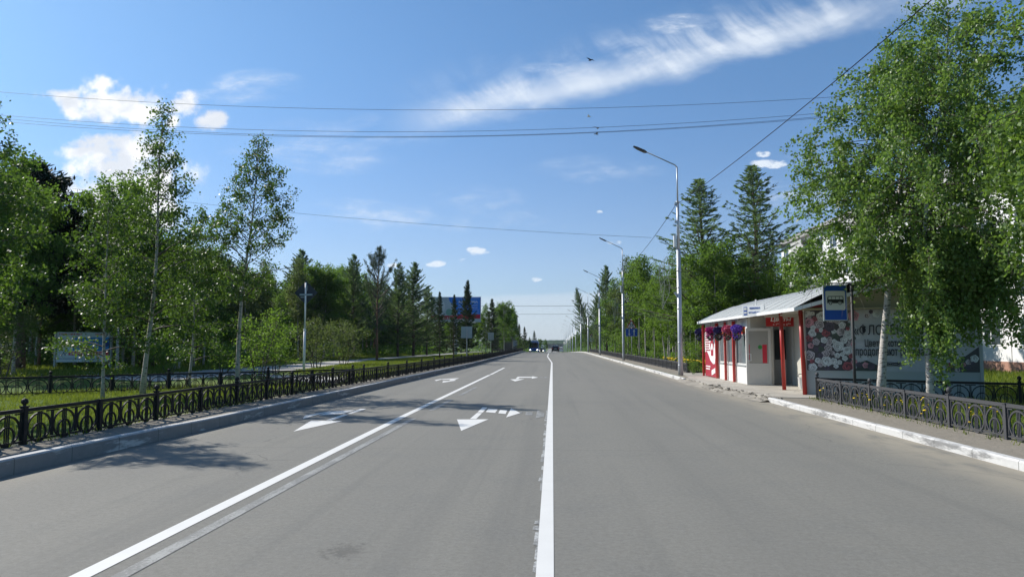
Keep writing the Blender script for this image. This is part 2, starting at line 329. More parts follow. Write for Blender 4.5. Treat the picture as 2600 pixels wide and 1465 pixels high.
plain('car_black', (.014, .014, .018), .22, .1, .1); plain('bus_blue', (.02, .12, .40), .3, 0, .1); plain('car_white', (.75, .75, .75), .3); plain('rubber', (.018, .018, .018), .8); plain('tail_red', (.4, .01, .01), .3)
plain('slab_white', (.78, .77, .75), .75, 0, .05, .8); plain('slab_seam', (.30, .29, .28), .8); plain('brick_base', (.40, .22, .16), .9, 0, .2, 6); plain('loggia', (.45, .44, .42), .8); plain('win_glass', (.05, .065, .075), .1, 0, .4, .5); plain('brown_wall', (.11, .075, .055), .85); plain('dandelion', (.85, .58, .01), .7, 0, .1)
plain('wire_black', (.015, .015, .018), .6); plain('tinsel', (.38, .37, .30), .5, .3); plain('birdgrey', (.2, .2, .2), .8)
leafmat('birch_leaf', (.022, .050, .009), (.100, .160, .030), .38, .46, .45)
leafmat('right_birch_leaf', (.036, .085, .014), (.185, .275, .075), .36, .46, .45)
leafmat('forest_leaf', (.036, .076, .018), (.120, .190, .042), .48, .6, .25)
leafmat('bright_leaf', (.044, .092, .018), (.145, .220, .042), .50, .6, .25)
leafmat('grey_leaf', (.050, .072, .028), (.120, .150, .062), .42, .6, .25)
leafmat('larch_needle', (.050, .092, .050), (.140, .195, .105), .4, .7, .2)
leafmat('spruce_needle', (.022, .044, .024), (.075, .105, .050), .2, .7, .2)
leafmat('pine_needle', (.034, .056, .036), (.095, .120, .075), .2, .7, .2)
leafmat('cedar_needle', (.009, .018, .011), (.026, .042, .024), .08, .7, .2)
leafmat('grass_blade', (.035, .085, .010), (.20, .225, .045), .35, .6, .2)
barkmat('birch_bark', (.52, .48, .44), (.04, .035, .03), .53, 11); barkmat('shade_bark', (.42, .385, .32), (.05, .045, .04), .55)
barkmat('twig_bark', (.095, .075, .06), (.04, .035, .03)); barkmat('pine_bark', (.14, .09, .065), (.04, .03, .025), .5, 3); barkmat('orange_bark', (.24, .12, .06), (.07, .05, .04), .55, 3)

# ------------------------------------------------------------------ object helpers
def tag(o, label, cat, group=None):
    o['label'] = label; o['category'] = cat
    if group: o['group'] = group
    return o
def thing(name, label, cat, loc=(0, 0, 0), rz=0, group=None):
    o = bpy.data.objects.new(name, None); COL.objects.link(o); o.location = loc; o.rotation_euler = (0, 0, rz)
    o.empty_display_size = .2
    return tag(o, label, cat, group)
def link(name, me, mat=None, parent=None, loc=(0, 0, 0), rz=0):
    o = bpy.data.objects.new(name, me); COL.objects.link(o)
    if mat and not me.materials:
        for q in (mat if isinstance(mat, (list, tuple)) else [mat]): me.materials.append(MATS[q])
    if parent: o.parent = parent
    o.location = loc; o.rotation_euler = (0, 0, rz)
    return o
class MB:
    def __init__(s): s.v = []; s.f = []; s.mi = []; s.cur = 0
    def add(s, vs, fs):
        b = len(s.v); s.v += [tuple(p) for p in vs]; s.f += [tuple(i+b for i in f) for f in fs]; s.mi += [s.cur]*len(fs); return s
    def box(s, x0, x1, y0, y1, z0, z1):
        return s.add([(x0, y0, z0), (x1, y0, z0), (x1, y1, z0), (x0, y1, z0), (x0, y0, z1), (x1, y0, z1), (x1, y1, z1), (x0, y1, z1)],
                     [(0, 3, 2, 1), (4, 5, 6, 7), (0, 1, 5, 4), (1, 2, 6, 5), (2, 3, 7, 6), (3, 0, 4, 7)])
    def bar(s, a, b, w, h):
        a, b = Vector(a), Vector(b); d = (b-a).normalized(); r = d.cross(Vector((0, 0, 1)))
        if r.length < 1e-3: r = Vector((1, 0, 0))
        r.normalize(); u = r.cross(d)
        q = [p+r*w/2*i+u*h/2*j for p in (a, b) for i, j in ((-1, -1), (1, -1), (1, 1), (-1, 1))]
        return s.add(q, [(3, 2, 1, 0), (4, 5, 6, 7), (0, 1, 5, 4), (1, 2, 6, 5), (2, 3, 7, 6), (3, 0, 4, 7)])
    def tube(s, pts, rad, n=8, cap=True):
        pts = [Vector(p) for p in pts]
        if not hasattr(rad, '__len__'): rad = [rad]*len(pts)
        b = len(s.v); ref = None
        for i, p in enumerate(pts):
            d = (pts[min(i+1, len(pts)-1)]-pts[max(i-1, 0)]).normalized()
            if ref is None: ref = Vector((1, 0, 0)) if abs(d.x) < .8 else Vector((0, 1, 0))
            a = (ref-d*ref.dot(d)).normalized(); c = d.cross(a); ref = a
            for k in range(n):
                t = 2*math.pi*k/n; s.v.append(tuple(p+(a*math.cos(t)+c*math.sin(t))*rad[i]))
        for i in range(len(pts)-1):
            for k in range(n):
                s.f.append((b+i*n+k, b+i*n+(k+1) % n, b+(i+1)*n+(k+1) % n, b+(i+1)*n+k)); s.mi.append(s.cur)
        if cap:
            s.f.append(tuple(b+k for k in range(n))[::-1]); s.f.append(tuple(b+(len(pts)-1)*n+k for k in range(n))); s.mi += [s.cur]*2
        return s
    def ball(s, c, r, n=8, m=6, sz=1):
        vs = [(c[0], c[1], c[2]-r*sz)]; fs = []
        for j in range(1, m):
            a = math.pi*j/m
            for k in range(n):
                t = 2*math.pi*k/n; vs.append((c[0]+r*math.sin(a)*math.cos(t), c[1]+r*math.sin(a)*math.sin(t), c[2]-r*sz*math.cos(a)))
        vs.append((c[0], c[1], c[2]+r*sz)); L = len(vs)-1
        for k in range(n):
            fs.append((0, 1+(k+1) % n, 1+k)); fs.append((L, 1+(m-2)*n+k, 1+(m-2)*n+(k+1) % n))
        for j in range(m-2):
            for k in range(n): fs.append((1+j*n+k, 1+j*n+(k+1) % n, 1+(j+1)*n+(k+1) % n, 1+(j+1)*n+k))
        return s.add(vs, fs)
    def plate(s, poly, y, th=.004):           # polygon in x-z at depth y, thin solid facing -Y
        n = len(poly)
        vs = [(p[0], y, p[1]) for p in poly]+[(p[0], y+th, p[1]) for p in poly]
        a = sum(poly[i][0]*poly[(i+1) % n][1]-poly[(i+1) % n][0]*poly[i][1] for i in range(n))
        fs = [tuple(range(n)), tuple(range(2*n-1, n-1, -1))]+[(i, i+n, (i+1) % n+n, (i+1) % n) for i in range(n)]
        if a < 0: fs = [f[::-1] for f in fs]
        return s.add(vs, fs)
    def flat(s, poly, z): return s.add([(p[0], p[1], z(p[1]) if callable(z) else z) for p in poly], [tuple(range(len(poly)))])
    def prism(s, poly, z0, z1):
        n = len(poly); a = sum(poly[i][0]*poly[(i+1) % n][1]-poly[(i+1) % n][0]*poly[i][1] for i in range(n))
        if a < 0: poly = poly[::-1]
        vs = [(p[0], p[1], z0) for p in poly]+[(p[0], p[1], z1) for p in poly]
        return s.add(vs, [tuple(range(n))[::-1], tuple(range(n, 2*n))]+[(i, (i+1) % n, (i+1) % n+n, i+n) for i in range(n)])
    def mesh(s, name, smooth=False):
        me = bpy.data.meshes.new(name); me.from_pydata(s.v, [], s.f)
        if any(s.mi): me.polygons.foreach_set('material_index', s.mi)
        if smooth: me.polygons.foreach_set('use_smooth', [True]*len(s.f))
        me.update(); return me
    def build(s, name, mat, parent=None, loc=(0, 0, 0), rz=0, smooth=False): return link(name, s.mesh(name, smooth), mat, parent, loc, rz)
def struct(o): o['kind'] = 'structure'; return o
def stuff(o, label=None, cat=None):
    o['kind'] = 'stuff'
    if label: o['label'] = label; o['category'] = cat
    return o
def circ(cx, cz, r, n=24, rz=None, a0=0, a1=2*math.pi): return [(cx+r*math.cos(a0+(a1-a0)*i/n), cz+(rz or r)*math.sin(a0+(a1-a0)*i/n)) for i in range(n)]
def rrect(x0, x1, z0, z1, r, n=5):
    o = []
    for cx, cz, a in ((x1-r, z0+r, -math.pi/2), (x1-r, z1-r, 0), (x0+r, z1-r, math.pi/2), (x0+r, z0+r, math.pi)):
        o += [(cx+r*math.cos(a+math.pi/2*i/n), cz+r*math.sin(a+math.pi/2*i/n)) for i in range(n+1)]
    return o
def ring(mb, cx, cz, r, w, y, th=.004, n=24, rz=None):
    rz = rz or r
    for i in range(n):
        a, b = 2*math.pi*i/n, 2*math.pi*(i+1)/n
        mb.plate([(cx+(r-w)*math.cos(a), cz+(rz-w)*math.sin(a)), (cx+r*math.cos(a), cz+rz*math.sin(a)), (cx+r*math.cos(b), cz+rz*math.sin(b)), (cx+(r-w)*math.cos(b), cz+(rz-w)*math.sin(b))], y, th)
def text(body, width, height, x, y, z, mat, parent, name='lettering', rz=0, bold=0.0, shear=0, rx=math.pi/2, align='C'):
    """lettering as a thin solid mesh, fitted into width x height, centred on x, standing on z"""
    c = bpy.data.curves.new('lettering', 'FONT'); c.body = body; c.size = 1; c.extrude = .002/height; c.offset = bold; c.resolution_u = 2; c.shear = shear
    o = bpy.data.objects.new('tmp', c); COL.objects.link(o)
    bpy.context.view_layer.update()
    me = bpy.data.meshes.new_from_object(o.evaluated_get(bpy.context.evaluated_depsgraph_get()))
    bpy.data.objects.remove(o); bpy.data.curves.remove(c)
    n = len(me.vertices); a = np.empty(n*3); me.vertices.foreach_get('co', a); a = a.reshape(-1, 3)
    mn, mx = a.min(0), a.max(0)
    sx = width/(mx[0]-mn[0]); sz = height/(mx[1]-mn[1])
    q = np.stack([(a[:, 0]-(mn[0]+mx[0])/2)*sx if align == 'C' else (a[:, 0]-mn[0])*sx, -a[:, 2]*height, (a[:, 1]-mn[1])*sz], 1)
    me.vertices.foreach_set('co', q.ravel()); me.update()
    o = link(name, me, mat, parent, (x, y, z), rz); return o
def np_mesh(name, V, Fidx, k, rnd=None):
    me = bpy.data.meshes.new(name); nv, nf = len(V), len(Fidx)
    me.vertices.add(nv); me.vertices.foreach_set('co', np.asarray(V, np.float32).ravel())
    me.loops.add(nf*k); me.loops.foreach_set('vertex_index', np.asarray(Fidx, np.int32).ravel())
    me.polygons.add(nf); me.polygons.foreach_set('loop_start', np.arange(0, nf*k, k, dtype=np.int32))
    try: me.polygons.foreach_set('loop_total', np.full(nf, k, np.int32))
    except Exception: pass
    me.update(calc_edges=True)
    if rnd is not None:
        at = me.attributes.new('rnd', 'FLOAT', 'FACE'); at.data.foreach_set('value', np.asarray(rnd, np.float32))
    return me

# ------------------------------------------------------------------ terrain profile
def prof(y):
    if y < 112: return 0.0
    if y < 150: return -.0135*(y-112)**2/76
    return -.0135*19-.0135*(y-150) if y < 700 else -.2565-.0135*550
RX0, RX1 = -6.95, 6.05
LZ, RZ = .20, .10
def gz(x, y):
    return prof(y)+(LZ if x < 0 else RZ)
def grid_sheet(name, xs, ys, zf, mat):
    V = [(x, y, zf(x, y)) for y in ys for x in xs]; n = len(xs)
    Fc = [(j*n+i, j*n+i+1, (j+1)*n+i+1, (j+1)*n+i) for j in range(len(ys)-1) for i in range(n-1)]
    me = bpy.data.meshes.new(name); me.from_pydata(V, [], Fc); me.update()
    return struct(link(name, me, mat))
ys = [-40, -20, 0, 20, 40, 60, 80, 100, 112, 118, 124, 130, 136, 142, 150, 170, 200, 250, 300, 400, 500, 600, 700, 1200, 1800, 2600]
def gzz(x, y):
    if RX0-.1 < x < RX1+.1: return prof(y)-.15
    return gz(x, y)
grid_sheet('ground', [-2600, -1500, -600, -200, -60, -20, -9, RX0-.13, RX0-.05, RX1+.05, RX1+.13, 9, 20, 60, 200, 600, 1500, 2600], ys, gzz, 'lawn_soil')
grid_sheet('road', [RX0, RX0+1, -3, 0, 3, RX1-1, RX1+.02], [y for y in ys if y <= 1200], lambda x, y: prof(y), 'asphalt')

def XL(y): return float(np.interp(y, [-5, 8, 14, 27, 51, 106, 145], [-6.95, -6.62, -6.38, -6.15, -5.68, -5.5, -5.5]))
def FL(y): return float(np.interp(y, [5, 9.5, 16, 22.5, 29, 54, 106, 142], [-7.42, -7.3, -7.2, -6.98, -6.65, -6.0, -5.88, -5.88]))
def kerb(name, x0, x1, y0, y1, h, mat, step=1.0, wob=.006):
    rnd = random.Random(3); mb = MB(); yy = []
    y = y0
    while y < y1: yy.append(y); y += step if y < 60 else 6
    yy.append(y1); b = .02
    for i, y in enumerate(yy):
        w = rnd.uniform(-wob, wob); hz = h+rnd.uniform(-wob, wob)*.8; z = prof(y)
        lo, hi = (x0(y) if callable(x0) else x0)+w, (x1(y) if callable(x1) else x1)+w
        pr = [(lo, -.1), (lo, hz-b), (lo+b, hz), (hi-b, hz), (hi, hz-b), (hi, -.1)]
        mb.v += [(px, y, z+pz) for px, pz in pr]
    for i in range(len(yy)-1):
        for k in range(5): mb.f.append((i*6+k, i*6+k+1, (i+1)*6+k+1, (i+1)*6+k)); mb.mi.append(0)
    n = len(yy)-1
    mb.f += [tuple(range(5, -1, -1)), tuple(n*6+k for k in range(6))]; mb.mi += [0, 0]
    mb.f = [f[::-1] for f in mb.f]
    return struct(mb.build(name, mat))
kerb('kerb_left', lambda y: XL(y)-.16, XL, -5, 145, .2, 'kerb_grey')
vl = [-5, 2, 8, 11, 14, 20, 27, 35, 43, 51, 60, 75, 90, 106, 112, 118, 124, 130, 136, 145]
me = bpy.data.meshes.new('verge'); me.from_pydata([q for y in vl for q in ((-7.3, y, prof(y)+.206), (XL(y)-.13, y, prof(y)+.194))], [], [(2*i, 2*i+1, 2*i+3, 2*i+2) for i in range(len(vl)-1)]); me.update(); struct(link('verge', me, 'lawn_soil'))
kerb('kerb_right', 5.50, 5.65, 30.6, 420, .13, 'kerb_white')
vy = [30.8, 60, 100, 112, 118, 124, 130, 136, 142, 150, 200, 300, 420]
grid_sheet('verge', [5.62, 6.4], vy, lambda x, y: prof(y)+.106, 'lawn_soil')
kerb('kerb_right', 5.88, 6.03, -5, 20.0, .12, 'kerb_white')
grid_sheet('verge', [6.0, 6.3], [-5, 5, 12, 20.2], lambda x, y: .104, 'lawn_soil')
# side road opening on the left, then the kerb goes on
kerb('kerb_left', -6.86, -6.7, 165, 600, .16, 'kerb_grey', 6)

# ---- road markings (flat paint, 4 mm above the road)
def strip(mb, pts, w, z=.004):
    for (xa, ya), (xb, yb) in zip(pts[:-1], pts[1:]):
        n = max(1, int((yb-ya)/8))
        for i in range(n):
            a, b = i/n, (i+1)/n
            x0, x1, y0, y1 = xa+(xb-xa)*a, xa+(xb-xa)*b, ya+(yb-ya)*a, ya+(yb-ya)*b
            mb.add([(x0-w/2, y0, prof(y0)+z), (x0+w/2, y0, prof(y0)+z), (x1+w/2, y1, prof(y1)+z), (x1-w/2, y1, prof(y1)+z)], [(0, 1, 2, 3)])
mb = MB(); strip(mb, [(-.06, 1), (-.075, 59), (-.62, 86), (-.66, 112), (-.6, 124), (-.6, 136), (-.6, 160)], .125); struct(mb.build('road_marking', 'road_paint'))
mb = MB(); strip(mb, [(-3.24, 1), (-3.28, 16), (-3.19, 36)], .15)
for a, b in ((36.4, 38.7), (38.9, 41.2), (41.45, 43.9), (44.1, 46.6)): strip(mb, [(-3.17, a), (-3.16, b)], .14)
struct(mb.build('road_marking', 'road_paint'))
mb = MB(); strip(mb, [(-2.98, 1), (-2.97, 15.2)], .12); strip(mb, [(-2.9, 17), (-2.88, 20.2)], .13); strip(mb, [(-2.85, 22), (-2.8, 26)], .12)
struct(mb.build('road_marking', 'worn_paint'))
mb = MB(); rr = random.Random(5); y = 1.5
while y < 17:                                          # ragged older paint beside the centre line
    L = rr.uniform(.15, .5); a = rr.uniform(.008, .045)
    if rr.random() < .75: mb.flat([(-.135-a, y+.03), (-.124, y), (-.124, y+L), (-.135-a*rr.uniform(.5, 1), y+L-.03)], .004)
    y += L+rr.uniform(.0, .04)
struct(mb.build('road_marking', 'ragged_paint'))
def px(crop, x, y):
    u0, v0, s = crop; return G((u0+x/s)/1.0097, (v0+y/s)/1.0097)
A4 = (1000, 850, 4.836); A7 = (700, 980, 8.587)
def marks(crop, polys, mat='road_paint'):
    mb = MB()
    for i, p in enumerate(polys):
        q = [px(crop, *c) for c in p]
        a = sum(q[k][0]*q[(k+1) % len(q)][1]-q[(k+1) % len(q)][0]*q[k][1] for k in range(len(q)))
        mb.flat(q if a > 0 else q[::-1], .0045+i*.0004)
    return struct(mb.build('road_marking', mat))
marks(A4, [[(777, 1040), (1163, 1038), (828, 1180)], [(935, 1033), (1012, 1035), (1085, 962), (1024, 959)], [(1028, 953), (1092, 956), (1152, 893), (1090, 890)],
           [(1130, 950), (1245, 960), (1278, 917), (1160, 907)], [(1283, 965), (1375, 973), (1393, 928), (1305, 925)], [(1380, 1017), (1442, 903), (1555, 962)]])
marks(A4, [[(1430, 547), (1605, 543), (1490, 572)], [(1495, 541), (1528, 541), (1562, 517), (1525, 515)], [(1545, 515), (1700, 517), (1700, 528), (1535, 528)], [(1700, 510), (1775, 524), (1695, 539)]])
marks(A4, [[(1615, 985), (1700, 990), (1710, 950), (1625, 945)], [(1740, 1030), (1765, 925), (1850, 962), (1845, 1005)], [(1545, 945), (1580, 948), (1570, 965), (1530, 962)]], 'worn_paint')
marks(A4, [[(1795, 519), (1830, 520), (1830, 526), (1795, 526)], [(1850, 514), (1900, 526), (1855, 532)]], 'worn_paint')
marks(A4, [[(500, 558), (580, 543), (600, 545), (520, 567)], [(590, 544), (805, 532), (770, 545), (600, 552)], [(700, 549), (765, 548), (745, 562), (680, 562)], [(604, 568), (772, 562), (597, 588)]])
marks(A7, [[(385, 995), (775, 755), (1455, 765), (1090, 840)], [(1095, 748), (1230, 750), (1590, 625), (1480, 620)], [(1560, 605), (1650, 608), (1980, 500), (1860, 497)],
           [(930, 645), (1480, 605), (1740, 525), (1160, 562)], [(592, 722), (640, 645), (905, 600), (1260, 535), (905, 632)]])

# ---- pavement by the kiosk, crumbling edge, path in the park
mb = MB(); rr = random.Random(2)
def ex_(y): return float(np.interp(y, [19.9, 21.5, 24, 27, 31.3], [6.02, 5.85, 5.62, 5.55, 5.58]))
edge = [(ex_(y)+rr.uniform(0, .14), y) for y in np.arange(20.2, 31.2, .35)]
mb.prism(edge+[(5.9, 31.4), (6.35, 36), (7.3, 36.3), (8.9, 33.5), (8.9, 26), (9.0, 20.6), (7.0, 20.1)], -.08, .115)
struct(mb.build('pavement', 'pavement_concrete'))
mb = MB()
for i in range(420):
    y = rr.uniform(19.6, 31.5); x = ex_(y)+.02+rr.gauss(-.04, .12); s = rr.uniform(.015, .06)*(1.4 if y < 26 else .9)
    z = .02 if x < ex_(y) else .1
    vs = [(x+rr.uniform(-1, 1)*s, y+rr.uniform(-1, 1)*s*1.6, z+rr.uniform(-.3, .7)*s) for _ in range(6)]
    mb.add(vs, [(0, 1, 2), (0, 2, 3), (0, 3, 4), (0, 4, 5), (1, 2, 5), (2, 3, 5), (3, 4, 5), (1, 5, 4), (1, 4, 3)])
stuff(mb.build('rubble', 'rubble'), 'crumbled concrete bits along the broken pavement edge by the flower kiosk', 'rubble')
# sloping broken ramp between road and pavement
mb = MB(); pr = []
for i, y in enumerate(np.arange(19.9, 31.3, .25)):
    e_ = ex_(y); a = e_-.35+rr.uniform(-.08, .1); mb.v += [(a, y, .004), (e_-.06+rr.uniform(-.05, .05), y, .05+rr.uniform(0, .05)), (e_+.3, y, .10)]
    if i:
        b = len(mb.v)-6
        mb.f += [(b, b+1, b+4, b+3), (b+1, b+2, b+5, b+4)]; mb.mi += [0, 0]
struct(mb.build('pavement_edge', 'rubble'))
mb = MB()
def pathpoly(mb, ptsL, ptsR):
    for i in range(len(ptsL)-1):
        q = [ptsL[i], ptsR[i], ptsR[i+1], ptsL[i+1]]
        mb.add([(x, y, gz(x, y)+.006) for x, y in q], [(0, 1, 2, 3)])
pathpoly(mb, [(-60, 44), (-26, 35), (-19.9, 33.5), (-17.3, 38), (-17.2, 56), (-15.5, 80), (-13, 118), (-11.5, 150)],
         [(-60, 40), (-22, 29.5), (-14.6, 25.6), (-13.2, 34), (-14.8, 56), (-13.6, 80), (-11.4, 118), (-9.5, 150)])
struct(mb.build('path', 'path_concrete'))
mb = MB(); mb.add([(x, y, prof(y)+.21) for x, y in [(-9.0, 25.6), (-7.6, 24.6), (-7.6, 25.4), (-8.6, 30), (-13.2, 31)]], [(0, 1, 2, 3, 4)]); struct(mb.build('path', 'path_concrete'))
mb = MB(); mb.add([(x, y, prof(y)+.0) for x, y in [(-60, 147), (-6.9, 147), (-6.9, 163), (-60, 163)]], [(0, 1, 2, 3)])
o = struct(mb.build('side_road', 'asphalt')); o.location.z = .213

# far hills
def hill(name, x0, x1, Y, zf, mat, seg=240, depth=400):
    rr = random.Random(11); V = []; Fc = []
    for i in range(seg+1):
        x = x0+(x1-x0)*i/seg; zt = zf(x)+rr.uniform(-1, 1)*(zf(x)+9)*.025
        V += [(x, Y+rr.uniform(-3, 3), -12), (x, Y+rr.uniform(-3, 3), zt*.6-4), (x, Y+60, zt), (x, Y+depth, zt*.9), (x, Y+depth+60, -12)]
    for i in range(seg):
        for k in range(4): Fc.append((i*5+k, (i+1)*5+k, (i+1)*5+k+1, i*5+k+1))
    me = bpy.data.meshes.new(name); me.from_pydata(V, [], Fc); me.update(); return struct(link(name, me, mat))
m, N, b, out = newmat('far_wood'); g = N.n('ShaderNodeNewGeometry').outputs['Position']
nn = N.noise(N.mapping(g, (1, .2, .7)), .16, 6, .75); N.l(N.ramp(nn, [(.35, (.020, .040, .022)), (.6, (.045, .075, .040))]), b.inputs['Base Color']); b.inputs['Roughness'].default_value = 1; b.inputs['Specular IOR Level'].default_value = 0
hill('hills', -900, 1100, 1300, lambda x: 5+3*math.sin(x*.004+1), 'far_wood', 500)
hill('mountain', -1700, -500, 1600, lambda x: -12+262*math.exp(-((x+1105)/105)**2)+120*math.exp(-((x+1300)/160)**2), 'far_wood', 160, 900)

# ------------------------------------------------------------------ vegetation
def rv(rng, n): 
    v = rng.normal(size=(n, 3)); return v/np.linalg.norm(v, axis=1)[:, None]
def leaf_quads(name, pts, size, rng, aspect=.75, mat='forest_leaf', flat=0.0, var=.35, axis=None, k=4):
    n = len(pts); a = rv(rng, n) if axis is None else axis
    if flat: a[:, 2] *= (1-flat); a /= np.linalg.norm(a, axis=1)[:, None]
    b = np.cross(a, rv(rng, n)); b /= (np.linalg.norm(b, axis=1)[:, None]+1e-9)
    s = (size*(1+rng.uniform(-var, var, n)))[:, None] if not hasattr(size, '__len__') else size[:, None]
    a = a*s*.5; b = b*s*.5*aspect
    V = np.stack([pts-a, pts+b*.9-a*.1, pts+a, pts-b*.9-a*.1], 1).reshape(-1, 3)
    return np_mesh(name, V, np.arange(4*n).reshape(-1, 4), 4, rng.uniform(0, 1, n))
def curve_pts(p0, d0, L, n, rng, up=0.0, wob=.1):
    pts = [np.array(p0, float)]; d = np.array(d0, float); d /= np.linalg.norm(d)
    for i in range(n):
        d = d+np.array([0, 0, up/n])+rng.normal(size=3)*wob/n**.5; d /= np.linalg.norm(d)
        pts.append(pts[-1]+d*L/n)
    return np.array(pts)
def broadleaf(seed, H, Rm, hb, nb, leafn, leaf, mat, bark, r0=.08, droop=-.9, asc=.9, lean=(0, 0), shape='birch', twigs=True, stems=1, hang=0.0, clump=.10, bend=None, aspect=.8, sprays=()):
    rng = np.random.default_rng(seed); mb = MB(); P0 = []
    for stn in range(stems):
        off = np.array([rng.uniform(-.25, .25), rng.uniform(-.25, .25)])*(stems > 1)
        top = np.array([lean[0], lean[1]])+off*(4 if stems > 1 else 0)
        Hs = H*(1 if stn == 0 else rng.uniform(.72, .95))
        nseg = 12; tr = []
        wx, wy = rng.normal(size=2)*.03*H/6
        for i in range(nseg+1):
            t = i/nseg; e = t**1.3
            tr.append((off[0]+top[0]*e+wx*math.sin(t*7+seed), off[1]+top[1]*e+wy*math.sin(t*5+seed*2), Hs*t-.05*(i == 0)))
        tr = np.array(tr); rad = [max(.008, r0*(1-.93*(i/nseg)**.9))*(1.25 if i == 0 else 1) for i in range(nseg+1)]
        mb.cur = 0; mb.tube(tr, rad, 7)
        nbs = nb//stems; mb.cur = 1
        for k in range(nbs):
            t = hb+(1-hb)*(((k+.5)/nbs)**.9)*.985
            i = min(nseg-1, int(t*nseg)); p = tr[i]+(tr[i+1]-tr[i])*(t*nseg-i)
            q = (t-hb)/(1-hb)
            if shape == 'birch': env = (.35+.65*math.sin(math.pi*min(1, .12+q*.95)**.75))*(1-.72*q**1.6)
            elif shape == 'column': env = (.7+.3*math.sin(math.pi*q))*(1-.65*q**3)
            elif shape == 'cone': env = (1-q)**.75*.98+.06
            elif shape == 'round': env = math.sqrt(max(.05, 1-(2*q-1)**2))
            else: env = 1-.5*q
            az = k*2.4+rng.uniform(-.6, .6); L = Rm*env*rng.uniform(.6, 1.12)+.12
            el = asc*(.55+.55*q)+rng.uniform(-.15, .15)
            d = np.array([math.cos(az)*math.cos(el), math.sin(az)*math.cos(el), math.sin(el)])
            bp = curve_pts(p, d, L*1.12, 6, rng, droop*(1-.5*q), .22)
            rb = max(.005, r0*.33*(1-t)+.006)
            mb.tube(bp, [rb*(1-.8*j/6) for j in range(7)], 4, False)
            nt = max(3, int(3+5*L/Rm))
            for j in range(nt):
                f = rng.uniform(.25, 1); jj = min(5, int(f*6)); bpn = bp[jj]+(bp[jj+1]-bp[jj])*(f*6-jj)
                td = d*.5+rv(rng, 1)[0]*.9; td[2] -= hang
                tl = rng.uniform(.15, .42)*L**.6*(1.1-.3*f)
                tp = curve_pts(bpn, td, tl+.12, 4, rng, -hang*2+droop*.5, .3)
                if twigs: mb.tube(tp, [.005, .004, .003, .003, .002], 3, False)
                P0.append((tp, L, q))
            P0.append((bp[3:], L*1.3, q))
    SP = []
    for (n_, xa, xb, ya, yb, z0_, la, lb, per) in sprays:
        for i in range(n_):
            fx = rng.uniform(0, 1); p = np.array([xa+(xb-xa)*fx, rng.uniform(ya, yb), z0_+rng.uniform(-.2, .5)]); L = rng.uniform(.35, 1)*(la+(lb-la)*fx)
            tp = curve_pts(p, np.array([rng.normal()*.25, rng.normal()*.25, -1]), L, 6, rng, -.6, .25); mb.tube(tp, [.004]*7, 3, False)
            c = int(per*L); f = rng.uniform(0, 1, c)*5.99; ii = f.astype(int); g = (f-ii)[:, None]
            SP.append(tp[ii]*(1-g)+tp[ii+1]*g+rng.normal(size=(c, 3))*np.array([.10, .10, .06]))
    w = np.array([max(.15, x[1]) for x in P0]); w = w/w.sum(); cnt = rng.multinomial(leafn, w); out = []
    for (tp, L, q), c in zip(P0, cnt):
        if c == 0: continue
        f = rng.uniform(.1, 1, c)*(len(tp)-1.001); i = f.astype(int); g = (f-i)[:, None]
        out.append(tp[i]*(1-g)+tp[i+1]*g+rng.normal(size=(c, 3))*clump*np.array([1, 1, .85]))
    pts = np.concatenate(out)
    if bend is not None: pts = bend(pts)
    if SP: pts = np.concatenate([pts]+SP)
    return mb.mesh('trunk', True), [bark, 'twig_bark'], leaf_quads('crown', pts, leaf, rng, aspect), mat
